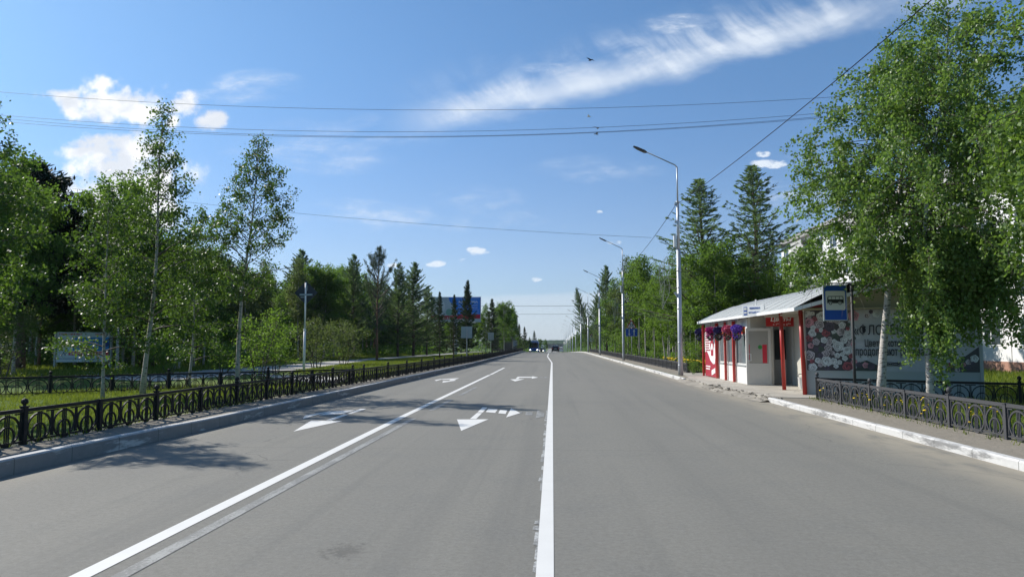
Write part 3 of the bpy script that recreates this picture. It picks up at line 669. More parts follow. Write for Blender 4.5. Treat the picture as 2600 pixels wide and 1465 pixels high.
def conifer(seed, H, Rm, hb, kind, dens=1.0, leaf=.16):
    rng = np.random.default_rng(seed); mb = MB(); r0 = .011*H+.03
    tr = [(math.sin(t*6+seed)*.012*H*t, math.cos(t*5+seed)*.012*H*t, H*t-.05*(t == 0)) for t in np.linspace(0, 1, 11)]; tr = np.array(tr)
    mb.tube(tr, [max(.01, r0*(1-.95*i/10)) for i in range(11)], 7)
    mb.cur = 1; pts = []; axs = []; sz = []
    lv = {'spruce': .40, 'larch': .40, 'pine': .55, 'cedar': .36}[kind]/dens**.5
    z = H*hb
    while z < H*.985:
        t = z/H; q = (t-hb)/(1-hb); i = min(9, int(t*10)); p = tr[i]+(tr[i+1]-tr[i])*(t*10-i)
        if kind == 'spruce': env = (1-q)**.9*(.8+.2*min(1, q*8)); el = -.12+.75*q
        elif kind == 'larch': env = (1-q)**.8*(.72+.28*min(1, q*5)); el = .12+.6*q
        elif kind == 'pine': env = (1-q**1.5)**.8*(.4+.6*min(1, q*2.5)); el = .3+.7*q
        else: env = (1-q**1.8)*.9*(.8+.2*min(1, q*4)); el = .15+.5*q
        nbr = int({'spruce': 6, 'larch': 6, 'pine': 6, 'cedar': 7}[kind])
        a0 = rng.uniform(0, 6.28)
        for b in range(nbr):
            if rng.random() < (.10 if kind == 'spruce' else .16): continue
            az = a0+b*6.28/nbr+rng.uniform(-.3, .3); L = Rm*env*rng.uniform(.45, 1.2)+.12
            e = el+rng.uniform(-.12, .12)
            d = np.array([math.cos(az)*math.cos(e), math.sin(az)*math.cos(e), math.sin(e)])
            n = 5; bp = curve_pts(p+np.array([0, 0, rng.uniform(-.1, .1)]), d, L, n, rng, {'spruce': .25, 'larch': .35, 'pine': .7, 'cedar': .5}[kind], .12)
            mb.tube(bp, [max(.006, .02*L*(1-.8*j/n)) for j in range(n+1)], 3, False)
            m = max(3, int(L*{'spruce': 16, 'larch': 13, 'pine': 7, 'cedar': 12}[kind]*dens))
            f = rng.uniform(.12 if kind != 'pine' else .4, 1, m); ii = np.minimum((f*n).astype(int), n-1); g = (f*n-ii)[:, None]
            bpn = bp[ii]*(1-g)+bp[ii+1]*g
            side = np.cross(d, [0, 0, 1]); side /= np.linalg.norm(side)+1e-9
            for rep in range({'spruce': 6, 'larch': 5, 'pine': 12, 'cedar': 10}[kind]):
                s = rng.choice([-1, 1], m)[:, None]; wd = (.10+.26*L*(1-f))[:, None]
                r = rng.uniform(0, 1, (m, 1))
                if kind in ('pine', 'cedar'):
                    pp = bpn+rv(rng, m)*rng.uniform(.03, .20 if kind == 'pine' else .28, (m, 1)); ax = rv(rng, m)*.8+d*.6+np.array([0, 0, .5])
                else:
                    pp = bpn+side*s*wd*r+np.array([0, 0, -1])*wd*r*(.35 if kind == 'spruce' else .1)+rng.normal(size=(m, 3))*.02
                    ax = side*s*.8+d*.8+rng.normal(size=(m, 3))*.25+np.array([0, 0, -.25 if kind == 'spruce' else .15])
                ax = ax/np.linalg.norm(ax, axis=1)[:, None]
                pts.append(pp); axs.append(ax); sz.append(rng.uniform(.7, 1.3, m)*leaf)
        z += lv*rng.uniform(.75, 1.25)*(1-.55*q)*(H/10)**.5
    top = tr[-1]; m = 26
    pts.append(top+np.stack([rng.normal(size=m)*.03, rng.normal(size=m)*.03, -rng.uniform(0, .7, m)], 1)); ax = rv(rng, m)*.6+np.array([0, 0, .6]); axs.append(ax/np.linalg.norm(ax, axis=1)[:, None]); sz.append(np.full(m, leaf))
    pts = np.concatenate(pts); axs = np.concatenate(axs); sz = np.concatenate(sz)
    asp = {'spruce': .38, 'larch': .34, 'pine': .22, 'cedar': .28}[kind]
    cr = leaf_quads('crown', pts, sz, rng, asp, axis=axs)
    return mb.mesh('trunk', True), [{'pine': 'orange_bark'}.get(kind, 'pine_bark'), 'twig_bark'], cr, {'spruce': 'spruce_needle', 'larch': 'larch_needle', 'pine': 'pine_needle', 'cedar': 'cedar_needle'}[kind]
LIB = {}
def species(key, H, fn):
    tm, tmats, cm, cmat = fn
    for q in tmats: tm.materials.append(MATS[q])
    cm.materials.append(MATS[cmat]); zz = np.empty(len(cm.vertices)*3); cm.vertices.foreach_get('co', zz); LIB[key] = (float(np.percentile(zz[2::3], 99.9)), tm, cm)
NAMES = {'birch': 'birch_tree', 'spruce': 'spruce_tree', 'larch': 'larch_tree', 'pine': 'pine_tree', 'cedar': 'pine_tree', 'bush': 'bush', 'aspen': 'birch_tree'}
CATS = {'birch': 'birch tree', 'spruce': 'spruce tree', 'larch': 'larch tree', 'pine': 'pine tree', 'cedar': 'pine tree', 'bush': 'bush', 'aspen': 'birch tree'}
FIRST = {}
def tree(key, x, y, H, label, group=None, w=1.0, rz=None):
    kind = key.split('_')[0]; H0, tm, cm = LIB[key]; s = H/H0
    if key not in FIRST:
        r = thing(NAMES[kind], label, CATS[kind], (x, y, gz(x, y)), 0, group)
        link('trunk', tm, None, r); link('crown' if kind != 'bush' else 'foliage', cm, None, r); FIRST[key] = r
    else:
        src = FIRST[key]; r = src.copy(); COL.objects.link(r)
        for ch in list(src.children): c = ch.copy(); COL.objects.link(c); c.parent = r
        r['label'] = label
        if group: r['group'] = group
        elif 'group' in r: del r['group']
    r.location = (x, y, gz(x, y)); r.rotation_euler = (0, 0, random.uniform(0, 6.28) if rz is None else rz); r.scale = (s*w, s*w, s)
    return r
def treepx(key, u, Y, vtop, label, group=None, w=1.0, rz=None):
    p = P(u, vtop, Y); x = p[0]; z = gz(x, Y)
    if 0 < x < 8.7 and Y > 40:
        Y *= 8.8/x; p = P(u, vtop, Y); x = p[0]; z = gz(x, Y)
    return tree(key, x, Y, p[2]-z, label, group, w, rz)

# -- near birches, each its own
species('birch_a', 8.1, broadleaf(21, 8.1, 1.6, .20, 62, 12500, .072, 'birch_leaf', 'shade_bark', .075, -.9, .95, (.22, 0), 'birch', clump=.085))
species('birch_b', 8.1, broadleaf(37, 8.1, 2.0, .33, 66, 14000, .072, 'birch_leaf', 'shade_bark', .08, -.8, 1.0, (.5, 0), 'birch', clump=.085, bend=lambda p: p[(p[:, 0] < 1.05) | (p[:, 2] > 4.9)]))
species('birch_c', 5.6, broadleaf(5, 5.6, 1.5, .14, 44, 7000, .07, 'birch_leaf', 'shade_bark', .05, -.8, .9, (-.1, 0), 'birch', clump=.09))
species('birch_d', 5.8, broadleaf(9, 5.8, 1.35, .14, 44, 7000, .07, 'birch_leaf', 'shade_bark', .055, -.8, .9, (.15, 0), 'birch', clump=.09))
tree('birch_a', -11.0, 18.83, 8.1, 'tallest slim birch at left, between the two fences, top crossing the overhead wires', rz=0)
tree('birch_b', -9.95, 22.07, 8.1, 'broad topped birch with pale trunk at the corner of the iron fences', rz=0)
tree('birch_c', -11.35, 17.5, 5.4, 'thin young birch leaning in front of the blue and white notice board', rz=0)
tree('birch_d', -11.4, 21.9, 5.4, 'short slender birch standing between the two tall left birches', rz=0)
tree('birch_b', -11.6, 13.1, 7.1, 'birch at the very left edge of the picture, only its outer leaves showing', rz=2.0)
def trimE(p): return p[p[:, 2] > 2.85+.35*np.sin(p[:, 0]*5)]
def trimF(p): return p[(p[:, 2] > 3.0+.4*np.sin(p[:, 0]*4)) | ((p[:, 0] > .3) & (p[:, 2] > 2.1+.5*np.sin(p[:, 0]*3+p[:, 1])) ) | ((p[:, 0] > .0) & (p[:, 0] < .7) & (p[:, 2] > .7))]
def trimG(p): return p[(p[:, 2] > 2.6+.5*np.sin(p[:, 0]*4)) & ((p[:, 0] > -2.3) | (p[:, 2] > 5))]
species('birch_e', 9.0, broadleaf(51, 9.0, 2.75, .37, 130, 40000, .080, 'right_birch_leaf', 'birch_bark', .115, -1.3, .8, (1.3, .2), 'column', hang=.55, clump=.085, bend=trimE, sprays=[(26, -2.2, -.7, -.9, .8, 3.5, .7, .8, 190), (26, -.3, 1.2, -.9, .8, 3.7, .9, .9, 190)]))
species('birch_f', 9.6, broadleaf(77, 9.6, 2.35, .33, 120, 34000, .080, 'right_birch_leaf', 'birch_bark', .10, -1.5, .75, (.9, .0), 'column', hang=.6, clump=.085, bend=trimF, sprays=[(95, .2, 2.1, -.8, .8, 3.8, 2.9, 2.3, 200), (14, .05, .6, -.5, .3, 2.3, 1.9, 1.2, 190), (16, -1.2, .1, -.8, .8, 3.7, .9, 1.0, 180)]))
species('birch_g', 10.5, broadleaf(93, 10.5, 2.9, .26, 110, 25000, .082, 'right_birch_leaf', 'birch_bark', .13, -1.6, .8, (.1, -.2), 'column', hang=.9, clump=.085, bend=trimG, sprays=[(120, -2.3, .6, -1.2, 1.0, 5.4, 1.6, 3.3, 150), (50, -1.9, .6, -1.2, 1.0, 3.6, 1.0, 2.2, 150)]))
tree('birch_e', P(2216, 955, 18)[0], 18.0, 9.1, 'big leafy birch in front of the flower poster, its bare trunk covering a letter', rz=0)
tree('birch_f', P(2328, 975, 16.4)[0], 16.4, 9.3, 'birch with bright white black-flecked trunk right of the bus stop sign', rz=0, w=.9)
tree('birch_g', 10.3, 13.0, 10.6, 'birch at the right edge with long hanging branches over the fence', rz=0)
# -- library for the woods
species('birch_h', 9, broadleaf(101, 9, 2.1, .22, 44, 11000, .145, 'forest_leaf', 'birch_bark', .08, -.5, .95, twigs=False, clump=.17))
species('birch_i', 9, broadleaf(102, 9, 1.7, .42, 36, 8000, .135, 'bright_leaf', 'birch_bark', .07, -.4, 1.0, (.3, 0), 'column', twigs=False, clump=.18))
species('birch_j', 9, broadleaf(103, 9, 2.1, .22, 40, 8500, .13, 'grey_leaf', 'shade_bark', .08, -.6, .9, (-.2, 0), 'birch', twigs=True, clump=.17))
species('birch_k', 9, broadleaf(104, 9, 2.5, .22, 52, 14000, .15, 'forest_leaf', 'birch_bark', .09, -.5, .9, (0, .2), 'round', twigs=False, clump=.2))
species('birch_l', 9, broadleaf(105, 9, 2.2, .16, 56, 16000, .115, 'bright_leaf', 'birch_bark', .08, -.8, .9, (0, .2), 'birch', twigs=False, stems=2, clump=.16))
species('larch_a', 12, conifer(201, 12, 3.4, .14, 'larch', .85, .17))
species('larch_b', 12, conifer(202, 12, 4.3, .12, 'larch', 1.1, .2))
species('spruce_a', 9, conifer(203, 9, 2.6, .10, 'spruce', 1.1, .2))
species('spruce_b', 9, conifer(204, 9, 2.2, .12, 'spruce', 1.0, .18))
species('pine_a', 9, conifer(205, 9, 3.4, .26, 'pine', 1.0, .16))
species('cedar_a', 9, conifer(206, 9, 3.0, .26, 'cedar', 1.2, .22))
species('bush_a', 2.2, broadleaf(301, 2.2, 1.1, .08, 40, 3200, .085, 'bright_leaf', 'twig_bark', .03, -.4, .9, shape='round', stems=4, clump=.13, twigs=False))
species('bush_b', 2.6, broadleaf(302, 2.6, 1.4, .06, 40, 3600, .085, 'grey_leaf', 'twig_bark', .03, -.4, .9, shape='round', stems=4, clump=.13, twigs=False))
species('bush_c', 3.0, broadleaf(303, 3.0, .95, .10, 34, 2600, .085, 'bright_leaf', 'twig_bark', .025, -.2, 1.1, shape='column', stems=3, clump=.12, twigs=True))

# left side, named ones
T = treepx
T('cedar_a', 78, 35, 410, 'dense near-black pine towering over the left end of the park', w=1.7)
T('birch_k', -15, 27, 372, 'dark leafy tree at the left edge beside the near-black pine', w=1.1)
T('birch_k', 60, 31, 440, 'leafy tree just in front of the near-black pine top', w=.9)
T('birch_j', 205, 40, 520, 'olive feathery tree right of the near-black pine', w=1.0)
T('birch_j', 250, 46, 497, 'thin topped olive tree against the white cloud, second right of the black pine', w=.8)
T('birch_k', 315, 34, 440, 'bushy green tree just left of the tallest slim birch')
T('birch_h', 350, 38, 500, 'round green tree directly behind the tallest slim birch', w=1.1)
T('birch_l', 455, 36, 610, 'low leafy tree between the two tall left birches, behind the short one')
T('birch_h', 520, 42, 640, 'mid green tree seen left of the broad topped birch trunk', w=1.1)
T('birch_j', 660, 52, 655, 'pale blue-green tree in the gap right of the broad topped birch')
T('birch_h', 705, 50, 740, 'low tree left of the diamond sign back', w=1.0)
T('larch_b', 760, 62, 628, 'tall rounded larch behind the diamond sign', w=1.25)
T('birch_h', 800, 66, 660, 'tree with dark top just right of the diamond sign')
T('birch_h', 842, 64, 678, 'tree midway from the diamond sign to the pointed larch')
T('larch_b', 892, 66, 640, 'pointed pale green larch left of the dark lone pine')
T('pine_a', 952, 58.5, 620, 'dark lone pine with bare orange trunk beside the park path', w=.9)
T('larch_b', 1003, 74, 662, 'narrow larch just right of the dark lone pine')
T('larch_b', 1042, 78, 660, 'airy larch second right of the dark lone pine', w=1.2)
T('larch_b', 1075, 84, 720, 'low larch touching the left edge of the billboard')
T('spruce_b', 1107, 66, 735, 'small spruce in front of the billboard, leftmost of three', w=.75)
T('spruce_b', 1142, 68, 742, 'narrow spruce in front of the billboard, middle of three', w=.75)
T('spruce_a', 1175, 66, 706, 'tallest spruce in front of the billboard, right of the other two', w=.7)
T('birch_h', 1222, 108, 765, 'green tree just right of the billboard')
T('spruce_b', 1238, 96, 752, 'dark spruce spire between the billboard and the far brown building')
T('birch_k', 1268, 118, 757, 'big round tree hiding the far brown building')
T('birch_h', 1290, 125, 768, 'tree leaning against the right side of the big round one', w=.8)
T('spruce_b', 1306, 140, 815, 'spruce left of the far bus, first of two at the side street')
T('spruce_b', 1319, 143, 822, 'spruce left of the far bus, the one nearer the bus')
T('birch_h', 1332, 176, 848, 'small round tree behind the far bus')
T('spruce_b', 1344, 236, 832, 'thin spruce spire rising above the far bus')
T('birch_k', 1358, 250, 852, 'round tree right of the thin spruce spire, left of the road')
T('birch_h', 1372, 290, 853, 'farthest round tree on the left side of the road')
T('bush_c', 655, 26.5, 770, 'bright yellow-green rowan bush behind the fence corner', w=1.25)
T('bush_c', 700, 31, 795, 'bright rowan bush left of the diamond sign pole', w=1.2)
T('bush_a', 565, 33, 850, 'low green bush left of the bright rowan', w=1.2)
T('bush_b', 800, 40, 790, 'grey-green spreading bush right of the diamond sign pole', w=1.1)
T('bush_b', 865, 46, 800, 'grey-green bush halfway to the lone pine', w=1.1)
T('bush_a', 430, 32, 850, 'green bush behind the tallest birch trunk', w=1.3)
T('bush_b', 20, 28, 740, 'dark shrub left of the notice board', w=1.2)
T('bush_b', 345, 39, 780, 'shrub right of the notice board', w=1.2)
# filler wood on the left (each its own tree)
rr = random.Random(17)
def wood(n, xr, yr, keys, vmin, label, group, hr=(7, 9.5), clear=None):
    k = 0; tries = 0
    while k < n and tries < 5000:
        tries += 1
        y = rr.uniform(*yr); x = rr.uniform(*xr)
        if clear and clear(x, y): continue
        h = rr.uniform(*hr); f = y*cy-x*sy; u = W_/2+F_*(x*cy+y*sy)/f
        vlim = vmin(u); hm = (863-vlim)/F_*f+1.4
        tree(rr.choice(keys), x, y, min(h, hm)*rr.uniform(.86, 1), label, group, rr.uniform(.9, 1.2)); k += 1
skyL = lambda u: np.interp(u, [-200, 100, 200, 330, 420, 560, 640, 760, 900, 1050, 1100, 1220, 1300, 1390], [420, 440, 540, 480, 580, 620, 675, 645, 660, 680, 750, 775, 800, 850])
cl = lambda x, y: x > -18.5-.02*y or (y < 34 and x > -24)
wood(44, (-44, -17), (38, 62), ['birch_h', 'birch_k', 'birch_j', 'larch_b', 'pine_a'], skyL, 'tree in the front of the left wood, behind the park path', 'front trees of the left wood', hr=(7.5, 10.5), clear=cl)
wood(70, (-60, -18), (60, 105), ['birch_h', 'birch_k', 'larch_b', 'spruce_a', 'pine_a'], skyL, 'tree deep in the left wood, only dark trunk and crown glimpsed', 'trees deep in the left wood', hr=(8, 10.5), clear=cl)
wood(26, (-42, -12.5), (100, 142), ['birch_h', 'birch_k', 'spruce_b'], skyL, 'tree beyond the billboard on the left of the road', 'trees beyond the billboard', clear=lambda x, y: x > -13.5 or (x > -17 and y < 100))
wood(36, (-30, -9.2), (168, 420), ['birch_h', 'birch_k', 'spruce_b'], lambda u: 845, 'far roadside tree on the left past the side street', 'far trees left of the road past the side street', hr=(7, 9))
# right side, named
T('larch_a', 1760, 46, 452, 'tall dense larch right of the nearest street lamp', w=1.75)
T('larch_a', 1892, 43, 418, 'tallest larch, open branched, above the kiosk roof', w=1.6)
T('birch_l', 1672, 44, 605, 'leafy birch just left of the nearest lamp post', w=.72)
T('birch_k', 1715, 41, 660, 'dark green tree right behind the nearest lamp post', w=1.0)
T('birch_k', 1800, 41, 600, 'broad dark tree above the far end of the kiosk roof', w=1.1)
T('birch_h', 1870, 40, 640, 'mid green birch under the tallest larch', w=1.2)
T('birch_l', 1945, 40, 640, 'bright birch behind the middle of the kiosk roof', w=1.0)
T('birch_l', 2000, 38, 600, 'bright birch behind the kiosk, left of the big leafy birch', w=1.0)
T('birch_i', 1622, 52, 640, 'light green birch between the first two lamp posts', w=1.1)
T('birch_i', 1606, 66, 655, 'light green birch just right of the second lamp post', w=1.0)
T('birch_j', 1578, 68, 645, 'sparse grey-green birch rising behind the second lamp post', w=.9)
T('birch_h', 1545, 72, 700, 'dark birch left of the second lamp post', w=1.1)
T('larch_b', 1524, 82, 668, 'blue-green larch right of the third lamp post', w=.95)
T('larch_b', 1500, 92, 740, 'dark larch touching the third lamp post', w=.8)
lt = T('larch_b', 1486, 132, 722, 'leaning larch left of the third lamp post', w=.75); lt.rotation_euler = (0, R(-13), 0)
T('birch_i', 1640, 47, 700, 'white stemmed birch leaning left by the fence near the first lamp', w=.7)
T('birch_i', 1683, 46, 720, 'straight white stemmed birch by the fence near the first lamp', w=.7)
T('birch_i', 1700, 45, 740, 'short white stemmed birch right at the first lamp post', w=.7)
T('bush_a', 1560, 64, 830, 'round green bush behind the blue lane sign', w=1.3)
T('bush_a', 1652, 52, 850, 'round green bush under the white stemmed birches', w=1.0)
T('bush_c', 1600, 58, 820, 'upright bush right of the blue lane sign', w=1.4)
T('bush_a', 1745, 38.5, 850, 'green bush left of the kiosk end wall', w=1.0)
for i, (u, Y, v) in enumerate([(1608, 53, 700), (1628, 50, 690), (1668, 46.5, 690), (1692, 44.5, 705), (1720, 43, 700), (1735, 42.5, 720), (1585, 60, 710)]):
    q = P(u, v, Y); tree('birch_i', max(8.5, q[0]), Y, q[2], 'slim white stemmed birch in the front row between the first and second lamps', 'slim birches in the front row by the first lamp', .75)
skyR = lambda u: np.interp(u, [1400, 1420, 1460, 1520, 1600, 1700, 1800, 2000, 2300], [856, 820, 790, 740, 700, 660, 620, 640, 640])
wood(26, (9.6, 13.5), (44, 72), ['birch_i', 'birch_l', 'birch_h', 'birch_i'], lambda u: skyR(u)+10, 'white stemmed birch in the row behind the right fence, first to third lamp', 'birches behind the right fence', hr=(6, 9))
wood(30, (12.5, 30), (40, 90), ['birch_k', 'birch_h', 'birch_l', 'larch_a', 'spruce_a'], skyR, 'tree deeper in the right wood, partly hidden behind the roadside birches', 'trees deeper in the right wood', clear=lambda x, y: x > 19 and y < 80)
wood(40, (9.6, 22), (72, 140), ['birch_i', 'birch_h', 'birch_l', 'birch_k'], skyR, 'roadside birch behind the right fence past the third lamp', 'birches past the third lamp', hr=(7, 9))
wood(60, (9.5, 24), (140, 460), ['birch_i', 'birch_h', 'birch_k'], lambda u: 800, 'far roadside birch on the right towards the hills', 'far birches right of the road', hr=(8, 10.5))

# -- far tree belts: masses nobody could count
def belt(name, boxes, n, size, mat, label):
    rng = np.random.default_rng(len(name)+n); out = []
    for (x0, y0, x1, y1, h, wdt, share) in boxes:
        m = int(n*share); t = rng.uniform(0, 1, m); hh = h*(.72+.28*np.sin(t*57+x0)*np.cos(t*31))
        z = rng.uniform(0, 1, m)**.8*hh
        nx, ny = -(y1-y0), (x1-x0); L = math.hypot(nx, ny)
        d = rng.uniform(-1, 1, m)*wdt*(1-z/h*.6)
        x = x0+(x1-x0)*t+nx/L*d; y = y0+(y1-y0)*t+ny/L*d
        z = z+np.array([prof(q) for q in y]); out.append(np.stack([x, y, z], 1))
    pts = np.concatenate(out); me = leaf_quads(name, pts, size, rng, .8); o = link(name, me, mat); return stuff(o, label, 'woodland')
belt('treeline', [(-62, 48, -40, 110, 7.5, 4, .35), (-40, 110, -24, 150, 7.5, 3, .2), (-26, 90, -19, 106, 6, 2, .08), (-60, 170, -14, 240, 8, 4, .15), (-14, 240, -11.5, 700, 7, 2.5, .22)], 60000, .42, 'forest_leaf', 'dark continuous wood closing the view behind the left park trees')
belt('treeline', [(34, 75, 20, 160, 9, 4, .35), (14, 72, 15, 160, 6.5, 1.5, .25), (14, 160, 12, 700, 8.5, 3, .4)], 60000, .4, 'forest_leaf', 'green continuous wood closing the view behind the right roadside birches')
belt('undergrowth', [(-46, 36, -19, 45, 1.4, 3, .3), (-30, 46, -17, 100, 1.5, 4, .4), (9, 42, 10.5, 130, 1.1, .8, .3)], 26000, .2, 'forest_leaf', 'low mixed undergrowth at the feet of the woods')

# -- grass
def grassy(name, areas, mat, label, seed=1):
    rng = np.random.default_rng(seed); V = []
    for poly, n, h, w in areas:
        xs_ = [p[0] for p in poly]; ys_ = [p[1] for p in poly]; c = 0
        x = rng.uniform(min(xs_), max(xs_), n*3); y = rng.uniform(min(ys_), max(ys_), n*3)
        ins = np.zeros(len(x), bool); j = len(poly)-1
        for i in range(len(poly)):
            xi, yi = poly[i]; xj, yj = poly[j]
            ins ^= ((yi > y) != (yj > y)) & (x < (xj-xi)*(y-yi)/((yj-yi) or 1e-9)+xi); j = i
        x, y = x[ins][:n], y[ins][:n]; m = len(x)
        keep = (np.sin(x*1.7+1)*np.sin(y*1.3)+rng.uniform(-1, 1, m)) > -.75; x, y = x[keep], y[keep]; m = len(x)
        z = np.where(x < 0, LZ, RZ)+np.array([prof(q) for q in y]); a = rng.uniform(0, math.pi, m); hh = h*rng.uniform(.4, 1.2, m)
        dx, dy = np.cos(a)*w/2, np.sin(a)*w/2; lx, ly = rng.normal(size=m)*h*.35, rng.normal(size=m)*h*.35
        V.append(np.stack([np.stack([x-dx, y-dy, z-.01], 1), np.stack([x+dx, y+dy, z-.01], 1), np.stack([x+lx, y+ly, z+hh], 1)], 1).reshape(-1, 3))
    V = np.concatenate(V); n = len(V)//3
    return stuff(link(name, np_mesh(name, V, np.arange(3*n).reshape(-1, 3), 3, rng.uniform(0, 1, n)), mat), label, 'grass')
grassy('grass', [([(-7.9, 4), (-16, 4), (-16.5, 17), (-12.6, 22.5), (-8, 24.6)], 60000, .09, .022), ([(-7.2, 26.5), (-13, 34), (-14.6, 56), (-11, 100), (-6.3, 100), (-6.4, 54)], 60000, .10, .04),
                 ([(-17.4, 30), (-40, 18), (-40, 50), (-17.6, 60), (-16, 100), (-24, 100)], 70000, .22, .05)], 'grass_blade', 'short mown grass of the left verge and park lawn')
grassy('grass', [([(7.55, 4), (20, 4), (20, 18), (11.8, 19.2), (7.55, 20.3)], 42000, .16, .028), ([(8.6, 36), (7.6, 100), (12, 100), (14, 36)], 30000, .2, .05), ([(12.5, 20), (23, 15), (23, 45), (12.5, 45)], 26000, .22, .05)], 'grass_blade', 'taller bright grass on the right, inside the iron fence', 2)
grassy('weeds', [([(6.75, 8), (7.15, 8), (7.15, 20), (6.85, 20)], 330, .10, .02), ([(-7.3, 5), (-7.65, 5), (-7.4, 25), (-6.95, 25)], 900, .18, .02)], 'grass_blade', 'weeds poking out along the feet of the roadside fences', 3)

# dandelions: one made, the rest copied
mb = MB(); mb.tube([(0, 0, 0), (.01, 0, .13), (.0, 0, .25)], .004, 4); stem = mb.mesh('stem'); stem.materials.append(MATS['grass_blade'])
mb = MB(); mb.ball((0, 0, .255), .024, 8, 5, .5); head = mb.mesh('flower_head'); head.materials.append(MATS['dandelion'])
d0 = None
def dandelion(x, y, z, s, lab, grp):
    global d0
    if d0 is None:
        d0 = thing('dandelion', lab, 'dandelion', (x, y, z), 0, grp); link('stem', stem, None, d0); link('flower_head', head, None, d0); r = d0
    else:
        r = d0.copy(); COL.objects.link(r)
        for ch in list(d0.children): c = ch.copy(); COL.objects.link(c); c.parent = r
        r['label'] = lab; r['group'] = grp
    r.location = (x, y, z); r.scale = (s*1.25, s*1.25, s); r.rotation_euler = (random.uniform(-.2, .2), random.uniform(-.2, .2), random.uniform(0, 6))
rr = random.Random(23)
for i in range(64):
    y = rr.uniform(11.5, 20.0); x = 7.2+abs(rr.gauss(0, .8))
    dandelion(x, y, .1, rr.uniform(.6, 1.3), 'yellow dandelion in the grass behind the right fence, bus stop end', 'dandelions behind the near right fence')
for u, v in [(1828/2.638+0, 0)]: pass
for x, y in [(6.95, 15.5), (6.9, 13.9), (6.88, 13.7), (6.98, 17.0), (6.9, 12.4), (7.0, 19.2), (6.96, 16.1)]:
    dandelion(x, y, .1, rr.uniform(.7, 1.1), 'yellow dandelion on the bare dirt strip in front of the right fence', 'dandelions on the dirt strip')
for i in range(110):
    y = rr.uniform(34.5, 46); x = 6.95+abs(rr.gauss(0, .5))
    if y < 37 and x < 7.6: x += .5
    dandelion(x, y, .1, rr.uniform(1.2, 2.6), 'yellow flower by the fence left of the kiosk, behind the nearest lamp', 'yellow flowers by the nearest lamp')

# ------------------------------------------------------------------ iron fences
PAN = 1.6
def motif(mb, cx, w=.49, z0=.03, z1=.44):
    h = z1-z0; t = .011
    def rg(cx_, cz_, rx, rz, w_, n=18, a0=0, a1=2*math.pi, th=.022):
        for i in range(n):
            a = a0+(a1-a0)*i/n; b = a0+(a1-a0)*(i+1)/n
            mb.bar((cx_+rx*math.cos(a), 0, cz_+rz*math.sin(a)), (cx_+rx*math.cos(b), 0, cz_+rz*math.sin(b)), th, w_)
    rg(cx, z0+h*.47, w*.46, h*.47, .024)
    rg(cx, z0+h*.27, w*.27, w*.27, .020)
    for dx in (-.035, 0, .035): mb.bar((cx+dx, 0, z0+.02), (cx+dx, 0, z1), .014, .014)
    for s in (-1, 1):
        mb.bar((cx+s*w*.49, 0, z0+h*.1), (cx+s*w*.49, 0, z1), .018, .02)
        mb.bar((cx+s*w*.49, 0, z1-.01), (cx+s*w*.27, 0, z1-.01), .018, .02)
mb = MB()
for k in (-1, 0, 1): motif(mb, k*.505)
mb.bar((-PAN/2+.035, 0, .475), (PAN/2-.035, 0, .475), .05, .05); mb.bar((-PAN/2+.035, 0, .05), (PAN/2-.035, 0, .05), .03, .025)
panel_me = mb.mesh('panel')
def postmesh(ballv, h=.52):
    mb = MB(); mb.box(-.035, .035, -.035, .035, -.1, h)
    mb.box(-.045, .045, -.045, .045, h, h+.015)
    if ballv: mb.tube([(0, 0, h+.0151), (0, 0, h+.04)], .02, 8); mb.ball((0, 0, h+.075), .047, 10, 7)
    return mb.mesh('post')
PB, PP = postmesh(True), postmesh(False, .49)
def fence(label, pts, mat, group, ballstart=0, step=PAN, hs=1.0):
    root = thing('iron_fence', label, 'fence', (pts[0][0], pts[0][1], gz(*pts[0])), 0, group)
    pm = panel_me.copy(); pm.materials.clear(); pm.materials.append(MATS[mat]); b = PB.copy(); b.materials.append(MATS[mat]); p = PP.copy(); p.materials.append(MATS[mat])
    ox, oy, oz = root.location; cnt = 0
    for (xa, ya), (xb, yb) in zip(pts[:-1], pts[1:]):
        L = math.hypot(xb-xa, yb-ya); n = max(1, round(L/step)); ang = math.atan2(yb-ya, xb-xa)
        for i in range(n+1):
            t = i/n; x, y = xa+(xb-xa)*t, ya+(yb-ya)*t
            if i or cnt == 0:
                q_ = link('post', b if (cnt+ballstart) % 2 == 0 else p, None, root, (x-ox, y-oy, gz(x, y)-oz), ang); q_.scale = (1, 1, hs); cnt += 1
            if i < n:
                t = (i+.5)/n; x, y = xa+(xb-xa)*t, ya+(yb-ya)*t
                o = link('panel', pm, None, root, (x-ox, y-oy, gz(x, y)-oz), ang); o.scale = (L/n/PAN, 1, hs)
                sl_ = (prof(y+.5)-prof(y-.5)); 
                if abs(sl_) > 1e-4: o.rotation_euler = (0, -math.atan(sl_), ang)
    return root
fence('long shade-black iron fence with ring panels along the left kerb', [(FL(y), y) for y in (4.75, 7.95, 11.15, 14.35, 17.55, 20.75, 25.55, 30.35, 36.75, 44.75, 52.75, 65.55, 81.55, 100.75, 121.55, 142.35)], 'shaded_iron', 'black iron fences', 1)
fence('shade-black iron fence running diagonally from the left kerb fence past the birch trunks', [(-16.0, 16.9), (-7.05, 24.9)], 'shaded_iron', 'black iron fences', 0)
fence('sunlit-grey iron ring fence along the right kerb, in front of the flower poster', [(7.1, 19.7), (7.1, 5.3)], 'sunlit_grey_iron', 'grey iron fences', 0, hs=1.12)
fence('shade-black iron fence on the grass between the poster wall and the white flats', [(7.1, 19.7), (12.2, 16.7), (18, 16.0)], 'shaded_iron', 'black iron fences', 1, hs=1.15)
fence('sunlit-grey iron fence along the right kerb beyond the kiosk, among yellow flowers', [(6.85, 37.0), (6.75, 130)], 'sunlit_grey_iron', 'grey iron fences', 0)
